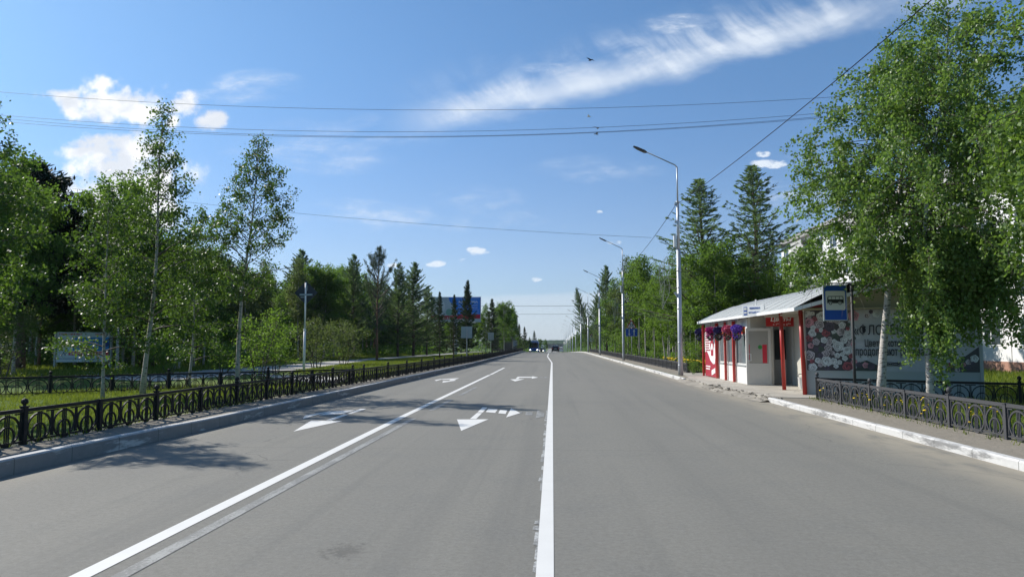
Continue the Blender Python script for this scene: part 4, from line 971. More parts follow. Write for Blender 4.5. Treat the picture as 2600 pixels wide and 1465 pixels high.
fence('short dark fence joining the far end of the kiosk', [(6.95, 37.0), (9.0, 36.2)], 'shaded_iron', 'black iron fences', 1)

# ------------------------------------------------------------------ street lamps
def lamp_meshes():
    mb = MB(); mb.tube([(0, 0, -.1), (0, 0, .5), (0, 0, 5.9)], [.125, .115, .10], 12); mb.tube([(0, 0, 5.9), (0, 0, 8.2)], [.075, .062], 12); mb.tube([(0, 0, 8.2), (0, 0, 9.9)], [.04, .035], 10)
    mb.tube([(0, 0, 9.88), (-.1, 0, 10.0), (-1.55, .05, 10.72)], [.035, .033, .028], 8)
    for z in (.45, 1.5, 3.1, 4.1, 4.9, 5.88, 8.18): mb.tube([(0, 0, z), (0, 0, z+.05)], .118 if z < 5 else .09, 12)
    pole = mb.mesh('pole', True)
    mb = MB(); q = [(-1.42, .09, .66), (-2.02, .16, .96)]
    a = Vector((-1.42, .05, 10.66)); b = Vector((-2.05, .05, 10.96)); d = (b-a).normalized(); u = Vector((-d.z, 0, d.x))*-1; r = Vector((0, 1, 0))
    vs = []
    for p, w, h in ((a, .06, .05), (a+d*.12, .14, .07), (a+d*.5, .13, .06), (b, .07, .035)):
        vs += [p+r*w+u*h*.3, p-r*w+u*h*.3, p-r*w*.8-u*h, p+r*w*.8-u*h]
    fs = [(3, 2, 1, 0), (12, 13, 14, 15)]
    for i in range(3):
        for k in range(4): fs.append((i*4+k, i*4+(k+1) % 4, (i+1)*4+(k+1) % 4, (i+1)*4+k))
    mb.add(vs, fs); head = mb.mesh('lamp_head'); head.materials.append(MATS['lamp_black']); pole.materials.append(MATS['galvanised'])
    mb = MB(); mb.box(-.22, -.10, -.08, .08, 6.05, 6.6); mb.box(-.12, 0, -.02, .02, 6.2, 6.25); bx = mb.mesh('junction_box'); bx.materials.append(MATS['white_metal'])
    mb = MB()
    for z in (8.05, 7.2, 6.0): mb.box(-.16, -.05, -.03, .03, z, z+.07); mb.tube([(-.12, 0, z+.07), (-.12, 0, z+.16)], .025, 6)
    mb.bar((0, 0, 3.55), (-.22, -.02, 3.9), .04, .10)
    br = mb.mesh('bracket'); br.materials.append(MATS['sign_back'])
    return pole, head, bx, br
LM = lamp_meshes(); L0 = None
ord_ = ['nearest', 'second', 'third', 'fourth', 'fifth', 'sixth', 'seventh', 'eighth', 'ninth', 'tenth', 'eleventh', 'twelfth']
for i in range(12):
    y = [33.9, 63.8, 92, 121, 152, 186, 216, 246, 276, 306, 340, 375][i]; x = [5.98, 6.28, 6.05][i] if i < 3 else 6.0
    lab = ('tall grey street lamp with single arm, nearest one, beside the kiosk' if i == 0 else '%s grey street lamp with single arm, counting away along the right kerb' % ord_[i])
    if i == 0:
        L0 = thing('street_lamp', lab, 'street lamp', (x, y, RZ), 0, 'street lamps along the right kerb')
        for nm, me in zip(('pole', 'lamp_head', 'junction_box', 'bracket'), LM): link(nm, me, None, L0)
    else:
        r = L0.copy(); COL.objects.link(r)
        for ch in L0.children:
            if ch.name.startswith('junction') and i > 2: continue
            c = ch.copy(); COL.objects.link(c); c.parent = r
        r.location = (x, y, prof(y)+RZ); r['label'] = lab
# festive ribbon decorations on the lamps
def deco():
    mb = MB()
    def leafshape(p):
        mb.tube([(q[0]*.8-.12, q[1], q[2]) for q in p], .012, 5, False)
    left = [(-.62-.25*math.sin(t*math.pi)*math.cos(t*2), 0, 5.55-1.35*t) for t in np.linspace(0, 1, 12)]
    c1 = [(-.55, 0, 5.6), (-.80, 0, 5.35), (-1.0, 0, 5.0), (-1.02, 0, 4.55), (-.92, 0, 4.2), (-.88, 0, 3.9)]
    c2 = [(-.55, 0, 5.6), (-.42, 0, 5.3), (-.38, 0, 4.95), (-.5, 0, 4.65), (-.75, 0, 4.4), (-.95, 0, 4.1), (-1.0, 0, 3.8)]
    c3 = [(-.7, 0, 5.3), (-.62, 0, 4.8), (-.48, 0, 4.55), (-.38, 0, 4.2), (-.45, 0, 3.8), (-.72, 0, 3.35), (-.85, 0, 3.1)]
    c4 = [(-.78, 0, 5.15), (-.82, 0, 4.8), (-.72, 0, 4.5), (-.68, 0, 4.1), (-.78, 0, 3.85), (-.82, 0, 3.1)]
    for c in (c1, c2, c3, c4): leafshape(c)
    for a, b in ((c1, c4), (c2, c3), (c3, c4)):
        n = 13
        for i in range(n):
            f = i/(n-1)*.999
            def at(c): j = f*(len(c)-1); k = int(j); t = j-k; return [c[k][q]*(1-t)+c[min(k+1, len(c)-1)][q]*t for q in range(3)]
            A2, B2 = at(a), at(b); mb.bar((A2[0]*.8-.12, 0, A2[2]), (B2[0]*.8-.12, 0, B2[2]), .006, .006)
    for z in (5.2, 4.7, 4.1, 3.4): mb.tube([(0, 0, z), (-.5, 0, z)], .008, 4)
    return mb.mesh('festive_decoration')
dm = deco(); dm.materials.append(MATS['tinsel'])
for i, (x, y) in enumerate([(5.98, 33.9), (6.28, 63.8), (6.05, 92)]):
    o = link('festive_decoration', dm, None, None, (x, y, RZ)); tag(o, 'unlit wire ribbon decoration hung on the %s street lamp' % ord_[i], 'decoration', 'ribbon decorations on the lamps')

# overhead wires
def wire(label, pts, r=.012, group='overhead wires', name='overhead_wire'):
    mb = MB(); mb.tube(pts, r, 4); o = mb.build(name, 'wire_black'); return tag(o, label, 'wire', group)
def sagw(a, b, sag, n=24): return [(a[0]+(b[0]-a[0])*t, a[1]+(b[1]-a[1])*t, a[2]+(b[2]-a[2])*t-4*sag*t*(1-t)) for t in np.linspace(0, 1, n)]
def wirepx(label, us, Y, r=.0065):
    # passes through three pixels at one distance, continued both ways as a parabola
    p = [P(u, v, Y) for u, v in us]; k = np.polyfit([q[0] for q in p], [q[2] for q in p], 2)
    return wire(label, [(x, Y, float(np.polyval(k, x))) for x in np.linspace(-30, 14.5, 30)], r)
wirepx('topmost thin wire across the street, alone above the other three', [(0, 232), (1200, 277), (2010, 250)], 25)
wirepx('upper wire of the three close together across the street', [(0, 290), (1000, 332), (2020, 289)], 25)
wirepx('middle wire of the three close together across the street', [(0, 298), (1000, 344), (2020, 298)], 25.2)
wirepx('lowest wire of the three close together across the street', [(0, 306), (1000, 346), (2020, 301)], 25.4)
wire('thin far wire crossing the street from the left wood to the lamp cable', sagw((-34, 43, 11.9), (6.0, 43, 7.95), .45), .008)
wire('thick cable slanting from the nearest lamp up over the kiosk to the upper right', sagw((5.88, 33.8, 8.15), (7.7, 8, 8.4), .25), .015)
wire('cable running from the nearest lamp to the second lamp', sagw((5.88, 33.9, 8.15), (6.18, 63.8, 8.0), .4), .015)
for i, (y, z) in enumerate([(150, 6.0), (180, 5.5)]): wire('distant wire over the far road, %s one' % ('upper' if i == 0 else 'lower'), sagw((-22, y, z+3.6), (20, y, z+3.6), .2), .03)

# ------------------------------------------------------------------ signs
# bus stop sign
bs = thing('bus_stop_sign', 'blue and white bus stop sign with a bus symbol on a grey pole', 'sign', (7.8, 19.0, RZ))
mb = MB(); mb.tube([(0, 0, -.1), (0, 0, 3.08)], .036, 12); mb.build('pole', 'sunlit_grey_iron', bs, smooth=True)
mb = MB(); mb.tube([(0, 0, 3.06), (-.72, 0, 3.06)], .018, 8); mb.tube([(-.2, 0, 3.06), (-.2, 0, 2.98)], .01, 6); mb.tube([(-.62, 0, 3.06), (-.62, 0, 2.98)], .01, 6); mb.build('arm', 'sunlit_grey_iron', bs)
mb = MB(); mb.box(-.74, -.13, -.02, .02, 2.08, 3.02); mb.build('panel_frame', 'sign_back', bs)
mb = MB(); mb.plate(rrect(-.73, -.14, 2.09, 3.01, .02), -.026); mb.build('border', 'sign_white', bs)
mb = MB(); mb.plate(rrect(-.715, -.155, 2.105, 2.995, .015), -.031); mb.build('face', 'sign_blue', bs)
mb = MB(); mb.plate(rrect(-.685, -.185, 2.36, 2.86, .035), -.036); mb.build('white_field', 'sign_white', bs)
mb = MB(); x0, x1, zb, zt = -.645, -.225, 2.54, 2.725
mb.plate([(x0, zb), (x1, zb), (x1, zb+.09), (x1-.012, zt-.01), (x1-.03, zt), (x0+.03, zt), (x0+.012, zt-.02), (x0, zb+.07)], -.041)
mb.build('symbol', 'sign_black', bs)
mb = MB()
for k in range(4):
    a = x0+.022+k*.098; mb.plate([(a+(.008 if k == 0 else 0), 2.64), (a+.085-(0 if k < 3 else .0), 2.64), (a+.085-(.012 if k == 3 else 0), 2.705), (a+(.01 if k == 0 else 0), 2.705)], -.046)
for c in (x0+.08, x1-.10): mb.plate(circ(c, 2.535, .048, 20), -.046)
mb.build('symbol_light', 'sign_white', bs)
mb = MB()
for c in (x0+.08, x1-.10): ring(mb, c, 2.535, .040, .016, -.051)
mb.build('symbol', 'sign_black', bs)
# stop name board on kiosk eave
sb = thing('stop_name_board', 'small white board naming the stop, fixed to the kiosk eave', 'sign', (6.98, 23.6, 0))
a, b_, Yb = P(1887, 767, 23.3), P(1923, 794, 23.3), 0
zt, zb = 2.93, 2.53
mb = MB(); mb.box(-.53, .03, -.02, .025, 2.50, 2.86); o = mb.build('board', 'pure_white', sb)
mb = MB(); mb.bar((-.2, .04, 2.6), (-.2, .04, 3.05), .03, .03); mb.build('bracket', 'white_metal', sb); sb.rotation_euler = (0, 0, R(-50)); sb.scale = (1.5, 1, 1); sb.location = (6.93, 23.85, 0)
mb = MB(); mb.plate([(-.49, 2.54), (-.40, 2.54), (-.40, 2.82), (-.49, 2.82)], -.025); mb.build('symbol_field', 'sign_blue', sb)
mb = MB(); mb.plate([(-.482, 2.585), (-.408, 2.585), (-.408, 2.655), (-.482, 2.655)], -.030); mb.plate([(-.482, 2.70), (-.408, 2.70), (-.408, 2.80), (-.482, 2.80)], -.030); mb.build('symbol_field', 'sign_white', sb)
text('МЕМОРИАЛ', .26, .06, -.205, -.026, 2.735, 'sign_blue', sb, bold=.02); text('ВЕЧНЫЙ ОГОНЬ', .34, .06, -.19, -.026, 2.60, 'sign_blue', sb, bold=.02)
# children warning + two lane sign
ws = thing('road_sign', 'red bordered children warning triangle above a blue two-lane sign beyond the second lamp', 'sign', (7.25, 66.0, RZ))
mb = MB(); mb.tube([(0, .05, -.1), (0, .05, 3.7)], .035, 8); mb.build('pole', 'galvanised', ws, smooth=True)
tri = lambda s, zc: [(-s, zc-s*.577), (s, zc-s*.577), (0, zc+s*1.155)]
mb = MB(); mb.plate(tri(.44, 3.17), 0, .01); mb.build('warning_plate', 'sign_red', ws); mb = MB(); mb.plate(tri(.34, 3.155), -.008); mb.build('warning_field', 'sign_white', ws)
mb = MB()
for s in (-1, 1):
    c = s*.10; mb.plate(circ(c+s*.02, 3.32, .03, 10), -.014)
    mb.plate([(c-.03, 3.28), (c+.045, 3.28), (c+.03, 3.12), (c-.03, 3.12)], -.014)
    mb.plate([(c-.03, 3.12), (c+.01, 3.12), (c-.09, 3.0), (c-.12, 3.02)], -.014); mb.plate([(c, 3.12), (c+.035, 3.12), (c+.10, 3.01), (c+.07, 2.99)], -.014); mb.plate([(c-.13, 3.22), (c+.12, 3.27), (c+.12, 3.24), (c-.12, 3.19)], -.018)
mb.build('symbol', 'sign_black', ws)
mb = MB(); mb.plate(rrect(-.55, .55, 2.12, 2.86, .02), 0, .01); mb.build('lane_plate', 'sign_white', ws); mb = MB(); mb.plate(rrect(-.53, .53, 2.14, 2.84, .02), -.008); mb.build('lane_field', 'sign_blue', ws)
mb = MB(); mb.plate([(-.26, 2.80), (-.18, 2.80), (-.18, 2.36), (-.10, 2.36), (-.22, 2.18), (-.34, 2.36), (-.26, 2.36)], -.014); mb.plate([(.18, 2.18), (.26, 2.18), (.26, 2.58), (.34, 2.58), (.22, 2.78), (.10, 2.58), (.18, 2.58)], -.014); mb.build('arrow', 'sign_white', ws)
w2 = thing('road_sign', 'faded warning triangle with plates under it, far off before the fourth lamp', 'sign', (8.2, 150, prof(150)+RZ))
mb = MB(); mb.tube([(0, .05, -.1), (0, .05, 3.2)], .04, 6); mb.build('pole', 'galvanised', w2); mb = MB(); mb.plate(tri(.5, 3.3), 0, .01); mb.build('warning_plate', 'sign_red', w2); mb = MB(); mb.plate(tri(.36, 3.28), -.012); mb.build('warning_field', 'sign_white', w2)
mb = MB(); mb.plate(rrect(-.42, .42, 2.5, 2.9, .02), 0, .01); mb.plate(rrect(-.42, .42, 2.15, 2.45, .02), 0, .01); mb.build('plate', 'sign_back', w2)
mb = MB(); mb.plate([(-.18, 3.1), (.18, 3.1), (.1, 3.5), (-.1, 3.5)], -.02); mb.build('symbol', 'sign_black', w2)
# diamond sign back
ds = thing('priority_sign', 'dark back of a diamond road sign on a tall white pole at left', 'sign', (-12.05, 34.07, LZ))
mb = MB(); mb.tube([(0, 0, -.1), (0, 0, 2.05)], .06, 10); mb.tube([(0, 0, 2.05), (0, 0, 4.35)], .042, 10); mb.tube([(0, 0, 2.0), (0, 0, 2.08)], .068, 10); mb.build('pole', 'white_metal', ds, smooth=True)
mb = MB(); mb.plate([(0, 3.28), (.58, 3.86), (0, 4.44), (-.58, 3.86)], .05, .012); mb.build('diamond_plate', 'dark_back', ds)
mb = MB(); mb.box(-.28, .34, -.05, .045, 3.72, 3.80); mb.bar((.05, -.02, 4.0), (.05, -.02, 4.22), .02, .02); mb.bar((.1, -.02, 3.95), (.1, -.02, 4.2), .015, .015); mb.box(-.24, .02, -.03, .045, 3.62, 3.66); mb.build('bracket', 'sign_back', ds)
for u, vb, w, zt_, zb_, Y, lab in [(1174, 897, .82, 2.72, 1.9, 56, 'grey back of a wide rectangular road sign in front of the spruces'), (1234.5, 889, .75, 2.75, 1.9, 90, 'grey back of a small square road sign farther along the left fence')]:
    p = P(u, vb, Y); r = thing('road_sign', lab, 'sign', (p[0], Y, LZ), 0, 'sign backs along the left fence')
    mb = MB(); mb.tube([(0, 0, -.1), (0, 0, zt_-.2)], .035, 8); mb.build('pole', 'galvanised', r)
    mb = MB(); mb.plate(rrect(-w/2-(.05 if w > .8 else 0), w/2, zb_-.1, zt_, .03), .045, .01); mb.build('sign_plate', 'sign_back', r)

# billboard
bb = thing('billboard', 'large roadside billboard with blue and red clinic advert behind three spruces', 'billboard', (-11.65, 85, LZ))
mb = MB(); mb.tube([(0, .25, -.1), (0, .25, 4.2)], .2, 12); mb.box(-3.0, 3.0, .02, .3, 3.95, 4.05); mb.build('support', 'galvanised', bb)
mb = MB(); mb.box(-3.05, 3.05, 0, .3, 3.92, 6.95); mb.build('frame', 'galvanised', bb)
mb = MB(); mb.plate([(-3, 4.0), (3, 4.0), (3, 6.9), (-3, 6.9)], -.01); mb.build('poster', 'bb_grey', bb)
mb = MB(); mb.plate([(-.85, 6.9), (3, 6.9), (3, 4.7), (.2, 4.7), (.1, 5.4), (-.3, 6.0), (-.7, 6.4)], -.02); mb.build('print_area', 'bb_blue', bb)
mb = MB(); mb.plate([(-3, 4.25), (3, 4.35), (3, 4.85), (.6, 4.85), (.5, 4.72), (-3, 4.68)], -.03); mb.build('print_area', 'bb_red', bb)
mb = MB(); mb.plate(circ(-2.0, 5.75, .75, 20, .95), -.02); mb.build('print_area', 'bb_skin', bb)
mb = MB(); mb.plate([(-3, 6.9), (-2.6, 6.9), (-2.45, 6.5), (-2.75, 5.9), (-2.7, 5.2), (-2.2, 4.7), (-2.6, 4.7), (-2.95, 5.4)], -.03); mb.plate(circ(-2.35, 5.95, .16, 12, .05), -.03); mb.plate(circ(-1.6, 5.98, .14, 12, .05), -.03); mb.plate(circ(-1.85, 5.35, .2, 12, .06), -.03); mb.build('print_area', 'bb_dark', bb)
mb = MB(); mb.plate(circ(-.75, 5.1, .42, 18), -.034); mb.build('print_area', 'bb_green', bb)
text('КЛИНИКА', 2.3, .30, 1.55, -.024, 6.2, 'pure_white', bb, bold=.03); text('ЭСТЕТИЧЕСКОЙ', 2.3, .17, 1.5, -.024, 5.88, 'pure_white', bb); text('МЕДИЦИНЫ И', 2.25, .17, 1.5, -.024, 5.56, 'pure_white', bb)
text('28', .28, .17, -2.45, -.034, 4.36, 'pure_white', bb, bold=.03)
mb = MB()
for i in range(9): mb.plate([(-2.0+i*.24, 4.38), (-1.86+i*.24, 4.38), (-1.86+i*.24, 4.5), (-2.0+i*.24, 4.5)], -.034)
for a, b in (((.4, 5.42), (2.75, 5.44)), ((.4, 5.0), (2.75, 5.02)), ((-.3, 6.74), (2.8, 6.77))): mb.plate([(a[0], a[1]), (b[0], a[1]), (b[0], b[1]), (a[0], b[1])], -.034)
mb.plate([(2.73, 5.0), (2.75, 5.0), (2.75, 5.44), (2.73, 5.44)], -.036)
mb.build('fine_print', 'pure_white', bb)
# notice board at left
nb = thing('notice_board', 'blue and white printed notice board low among the left trees', 'notice board', (-25.2, 37, LZ))
mb = MB(); mb.box(-1.6, -1.48, -.05, .1, -.1, 1.95); mb.build('post', 'sign_back', nb); mb = MB(); mb.box(1.45, 1.57, -.02, .1, -.1, 1.9); mb.build('post', 'sign_back', nb)
mb = MB(); mb.plate([(-1.47, .38), (1.5, .42), (1.5, 1.98), (-1.47, 2.0)], -.02, .03); mb.build('panel', 'map_light', nb)
mb = MB(); mb.plate([(-.55, 1.0), (1.45, 1.0), (1.45, 1.72), (-.4, 1.72), (-.62, 1.4)], -.026); mb.build('print_area', 'map_blue', nb)
mb = MB(); mb.plate([(-.78, .76), (1.45, .76), (1.45, .95), (-.78, .95)], -.03); mb.build('print_area', 'bb_red', nb)
text('ПОВ-эффект', 1.3, .12, -.72, -.026, 1.82, 'bb_red', nb, bold=.02); text('ТЕПЛО', .5, .1, .9, -.028, 1.82, 'bb_red', nb, bold=.02)
mb = MB(); mb.plate([(-1.4, .56), (1.2, .56), (1.2, .585), (-1.4, .585)], -.026); mb.plate(circ(1.3, 1.35, .14, 12), -.03)
for q in ([(-1.3, 1.3), (-1.28, 1.6), (-1.15, 1.65), (-1.0, 1.5), (-.85, 1.62)], [(-1.2, .7), (-1.05, .95), (-1.0, .75), (-.8, 1.05)]):
    for a, b in zip(q[:-1], q[1:]): mb.bar((a[0], -.028, a[1]), (b[0], -.028, b[1]), .01, .018)
mb.build('print_area', 'map_deep', nb)
mb = MB()
for j in range(2):
    for i in range(12): mb.plate([(-.7+i*.17, .79+j*.08), (-.58+i*.17, .79+j*.08), (-.58+i*.17, .83+j*.08), (-.7+i*.17, .83+j*.08)], -.036)
mb.build('fine_print', 'pure_white', nb)

# ------------------------------------------------------------------ flower kiosk
K = thing('flower_kiosk', 'white and red flower kiosk with curved metal roof and rose poster wall', 'kiosk', (0, 0, 0))
Z0 = .10
A_, B_ = (7.36, 21.3), (11.5, 19.85)                         # poster wall ends
wl = Vector((B_[0]-A_[0], B_[1]-A_[1])); WL = wl.length; wang = math.atan2(wl.y, wl.x)
# body walls
def wallseg(mb, a, b, z0, z1, th=.12):
    d = Vector((b[0]-a[0], b[1]-a[1])).normalized(); n = Vector((-d.y, d.x))*th
    mb.prism([a, b, (b[0]+n.x, b[1]+n.y), (a[0]+n.x, a[1]+n.y)], z0, z1)
mb = MB(); XW = 7.06
yA, yB = 26.35, 33.4
mb.box(XW, XW+.12, yA, 30.95, Z0, .80); mb.box(XW, XW+.12, yA, 30.95, 2.22, 2.62); mb.box(XW, XW+.12, 30.95, yB, Z0, 2.62)
for a, b in ((28.05, 28.4), (29.55, 29.95), (26.35, 26.6)): mb.box(XW, XW+.12, a, b, .80, 2.22)
mb.box(XW, XW+.12, 30.72, 30.95, .80, 2.22)
mb.box(XW+.125, 11.45, yB-.12, yB, Z0, 2.62); mb.box(11.4, 11.5, 20.0, yB-.125, Z0, 2.9)
mb.build('wall', 'wall_white', K)
mb = MB(); mb.box(XW+.122, 7.95, 26.35, 26.45, Z0, 2.62); mb.box(8.62, 9.3, 26.35, 26.45, Z0, 2.62); mb.box(7.955, 8.615, 26.35, 26.45, 2.2, 2.62)
wallseg(mb, (8.75, 26.3), (7.75, 21.6), Z0, 2.62, -.08)
mb.build('porch_wall', 'wall_cream', K)
# windows in the road side
for a, b in ((26.6, 28.05), (28.4, 29.55), (29.95, 30.72)):
    mb = MB(); t = .05
    mb.box(XW+.02, XW+.09, a, b, .80, .85); mb.box(XW+.02, XW+.09, a, b, 1.90, 1.94); mb.box(XW+.02, XW+.09, a, a+t, .85, 1.90); mb.box(XW+.02, XW+.09, b-t, b, .85, 1.90)
    w = mb.build('window', 'pvc', K); mb = MB(); mb.box(XW+.05, XW+.06, a+t, b-t, .85, 1.90); mb.build('pane', 'shop_glass', w)
    mb = MB(); mb.box(XW-.04, XW+.02, a-.03, b+.03, .76, .795); mb.build('sill', 'sign_back', w)
    mb = MB(); mb.box(XW+.02, XW+.05, a, b, 1.945, 2.215); f = mb.build('fascia', 'sign_red', K)
    mb = MB(); rr = random.Random(int(a*10))
    n_ = 15; up_ = [(a+.08+(b-a-.16)*i/n_, 2.12+(.045 if i % 2 else -.03)) for i in range(n_+1)]; dn_ = [(a+.08+(b-a-.16)*i/n_, 2.02+(.03 if i % 2 else -.02)) for i in range(n_+1)]
    mb.add([(XW+.008, y, z) for y, z in up_+dn_], [(i, i+1, n_+2+i, n_+1+i) for i in range(n_)])
    mb.build('printed_strip', 'orange', f)
# red posts of the road side
for (x, y, r, h) in ((6.98, 30.85, .055, 2.5), (6.98, 29.35, .045, 2.52), (6.98, 28.0, .05, 2.52), (6.98, 26.5, .03, 2.55), (6.9, 33.2, .04, 2.48)):
    if y == 26.5: continue
    mb = MB(); mb.box(x-r, x+r, y-r, y+r, Z0, h); mb.build('post', 'post_red', K)
for (x, y, lx) in ((7.38, 23.35, -.05), (7.30, 21.25, -.06)):
    mb = MB(); mb.tube([(x, y, Z0), (x+lx, y, 2.66)], .062, 14); mb.build('post', 'post_red', K, smooth=True)
# beams under the eave
mb = MB(); mb.bar((7.31, 23.35, 2.64), (7.24, 21.25, 2.66), .08, .07); mb.bar((7.24, 21.25, 2.66), (8.1, 20.95, 2.68), .08, .07); mb.bar((7.24, 23.35, 2.62), (7.6, 26.3, 2.6), .06, .06); mb.build('beam', 'post_red', K)
mb = MB(); mb.bar((7.3, 23.3, 2.5), (9.2, 23.6, 2.5), .05, .07); mb.bar((7.3, 25.0, 2.52), (9.0, 25.0, 2.52), .05, .07); mb.box(6.95, 8.7, 21.6, 26.3, 2.60, 2.63); mb.build('ceiling_board', 'wall_cream', K)
# red advert panel (faces the road)
ad = MB(); ad.box(6.96, 7.05, 31.0, 33.1, .14, 2.3); AD = ad.build('advert_panel', 'ad_red', K)
def adplate(poly, off): # poly in (s,z) with s from far edge 0..2.1 -> y = 33.1 - s ; faces -X
    m_ = MB(); n = len(poly); x = 6.955-off
    vs = [(x, 33.1-p[0], p[1]) for p in poly]; a = sum(poly[i][0]*poly[(i+1) % n][1]-poly[(i+1) % n][0]*poly[i][1] for i in range(n))
    m_.add(vs, [tuple(range(n)) if a > 0 else tuple(range(n))[::-1]]); return m_
adplate([(.05, 2.05), (.3, 2.2), (1.6, 2.25), (2.0, 2.1), (2.05, 1.0), (1.95, .72), (1.6, .70), (1.1, .85), (.7, 1.12), (.4, 1.25), (.05, 1.2)], .003).build('print_area', 'pure_white', AD)
adplate([(1.25, 1.05), (1.7, 1.05), (1.75, 1.5), (1.9, 1.35), (1.85, 1.62), (1.68, 1.75), (1.82, 1.95), (1.7, 2.1), (1.5, 2.18), (1.3, 2.1), (1.18, 1.95), (1.3, 1.75), (1.12, 1.62), (1.05, 1.35), (1.2, 1.5)], .006).build('print_area', 'ad_red', AD)
adplate(circ(1.47, 1.45, .17, 16, .15), .009).build('print_area', 'pure_white', AD)
adplate([(1.3, .42), (2.0, .55), (2.0, .34), (1.3, .20)], .006).build('print_area', 'pure_white', AD)
mb = MB(); rr = random.Random(4)
for j in range(8):
    z = 2.0-j*.105; L = rr.uniform(.55, .85); s = .18
    while s < .18+L: w = rr.uniform(.08, .2); mb.add(adplate([(s, z), (s+w, z), (s+w, z+.06), (s, z+.06)], .008).v, [(0, 1, 2, 3)]); s += w+.03
mb.build('lettering', 'ad_red', AD)
mb = MB()
for z, L in ((.55, .9), (.44, .8)): mb.add(adplate([(.18, z), (.18+L, z), (.18+L, z+.05), (.18, z+.05)], .006).v, [(0, 1, 2, 3)])
mb.build('lettering', 'pure_white', AD)
# open door leaf, faces the camera
D = MB(); dx0, dx1, dy, t = 6.93, 7.80, 26.05, .09
D.box(dx0, dx1, dy-.03, dy+.03, Z0+.02, .30); D.box(dx0, dx0+t, dy-.03, dy+.03, .30, 2.14); D.box(dx1-t, dx1, dy-.03, dy+.03, .30, 2.14); D.box(dx0+t, dx1-t, dy-.03, dy+.03, 2.04, 2.14); D.box(dx0+t, dx1-t, dy-.03, dy+.03, .80, .88); D.box(dx0+t, dx1-t, dy-.015, dy+.015, .30, .80)
DO = D.build('door', 'pvc', K)
mb = MB(); mb.box(dx0+t, dx1-t, dy-.008, dy+.008, .88, 2.04); pn = mb.build('pane', 'door_glass', DO)
mb = MB(); mb.plate(circ(7.42, 1.46, .075, 18), dy-.014); mb.build('sticker', 'green_print', pn)
mb = MB(); mb.plate([(7.5, .89), (7.66, .89), (7.66, 1.55), (7.5, 1.55)], dy-.012); mb.plate([(7.02, 1.0), (7.05, 1.0), (7.05, 1.55), (7.02, 1.55)], dy-.012); mb.build('sticker', 'bb_red', pn)
mb = MB(); mb.tube([(6.98, dy-.03, 1.22), (7.07, dy-.09, 1.22), (7.07, dy-.09, .98), (6.98, dy-.03, .98)], .012, 8); mb.build('handle', 'pure_white', DO)
# doorway: pvc jamb and inner dark door
mb = MB(); mb.box(7.86, 7.94, 26.2, 26.34, Z0, 2.2); mb.box(8.62, 8.68, 26.2, 26.34, Z0, 2.2); mb.box(7.86, 8.68, 26.2, 26.34, 2.205, 2.28); mb.build('door_frame', 'pvc', K)
mb = MB(); mb.box(7.95, 8.61, 26.85, 26.9, Z0, 2.2); mb.box(7.95, 7.97, 26.46, 26.85, Z0, 2.2); mb.box(8.6, 8.62, 26.46, 26.85, Z0, 2.2); mb.box(7.95, 8.62, 26.46, 26.9, 2.21, 2.25); ID = mb.build('inner_door', 'wall_grey', K)
mb = MB(); mb.box(8.17, 8.58, 26.83, 26.845, 1.0, 2.1); mb.build('pane', 'dark_glass', ID)
# Цветы board
S_ = MB(); S_.box(7.62, 8.70, 25.90, 25.96, 2.20, 2.57); SI = S_.build('sign_board', 'sign_red', K)
text('Цветы', .72, .19, 8.13, 25.893, 2.345, 'pure_white', SI, bold=.035, shear=.2); text('с 7⁰⁰ до 2⁰⁰', .62, .085, 8.16, 25.893, 2.225, 'pure_white', SI, bold=.01)
# poster wall : local frame, x along wall, faces -y
PWL = thing('tmp', 'x', 'x', (A_[0], A_[1], 0), wang)
for k_ in ('label', 'category'): del PWL[k_]
PWL.name = 'poster_wall'; PWL.parent = K
mb = MB(); mb.box(0, WL, 0, .12, Z0-.02, 2.62); mb.box(0, WL, -.012, 0, .775, .81); mb.box(WL-.06, WL+.02, -.02, .13, Z0, 2.75)
base = mb.build('wall_face', 'wall_grey', PWL)
mb = MB(); mb.add([(-.45, -.05, 2.62), (WL+.35, -.05, 2.62), (WL+.35, -.05, 2.86), (2.9, -.05, 3.37), (-.45, -.05, 2.64)], [(0, 1, 2, 3, 4)]); mb.add([(-.45, .0, 2.62), (WL+.35, .0, 2.62), (WL+.35, .0, 2.86), (2.9, .0, 3.37), (-.45, .0, 2.64)], [(4, 3, 2, 1, 0)]); mb.build('gable', 'gable_cream', PWL)
mb = MB(); mb.box(-.45, WL+.35, -.3, -.055, 2.56, 2.60); mb.build('soffit', 'gable_cream', PWL)
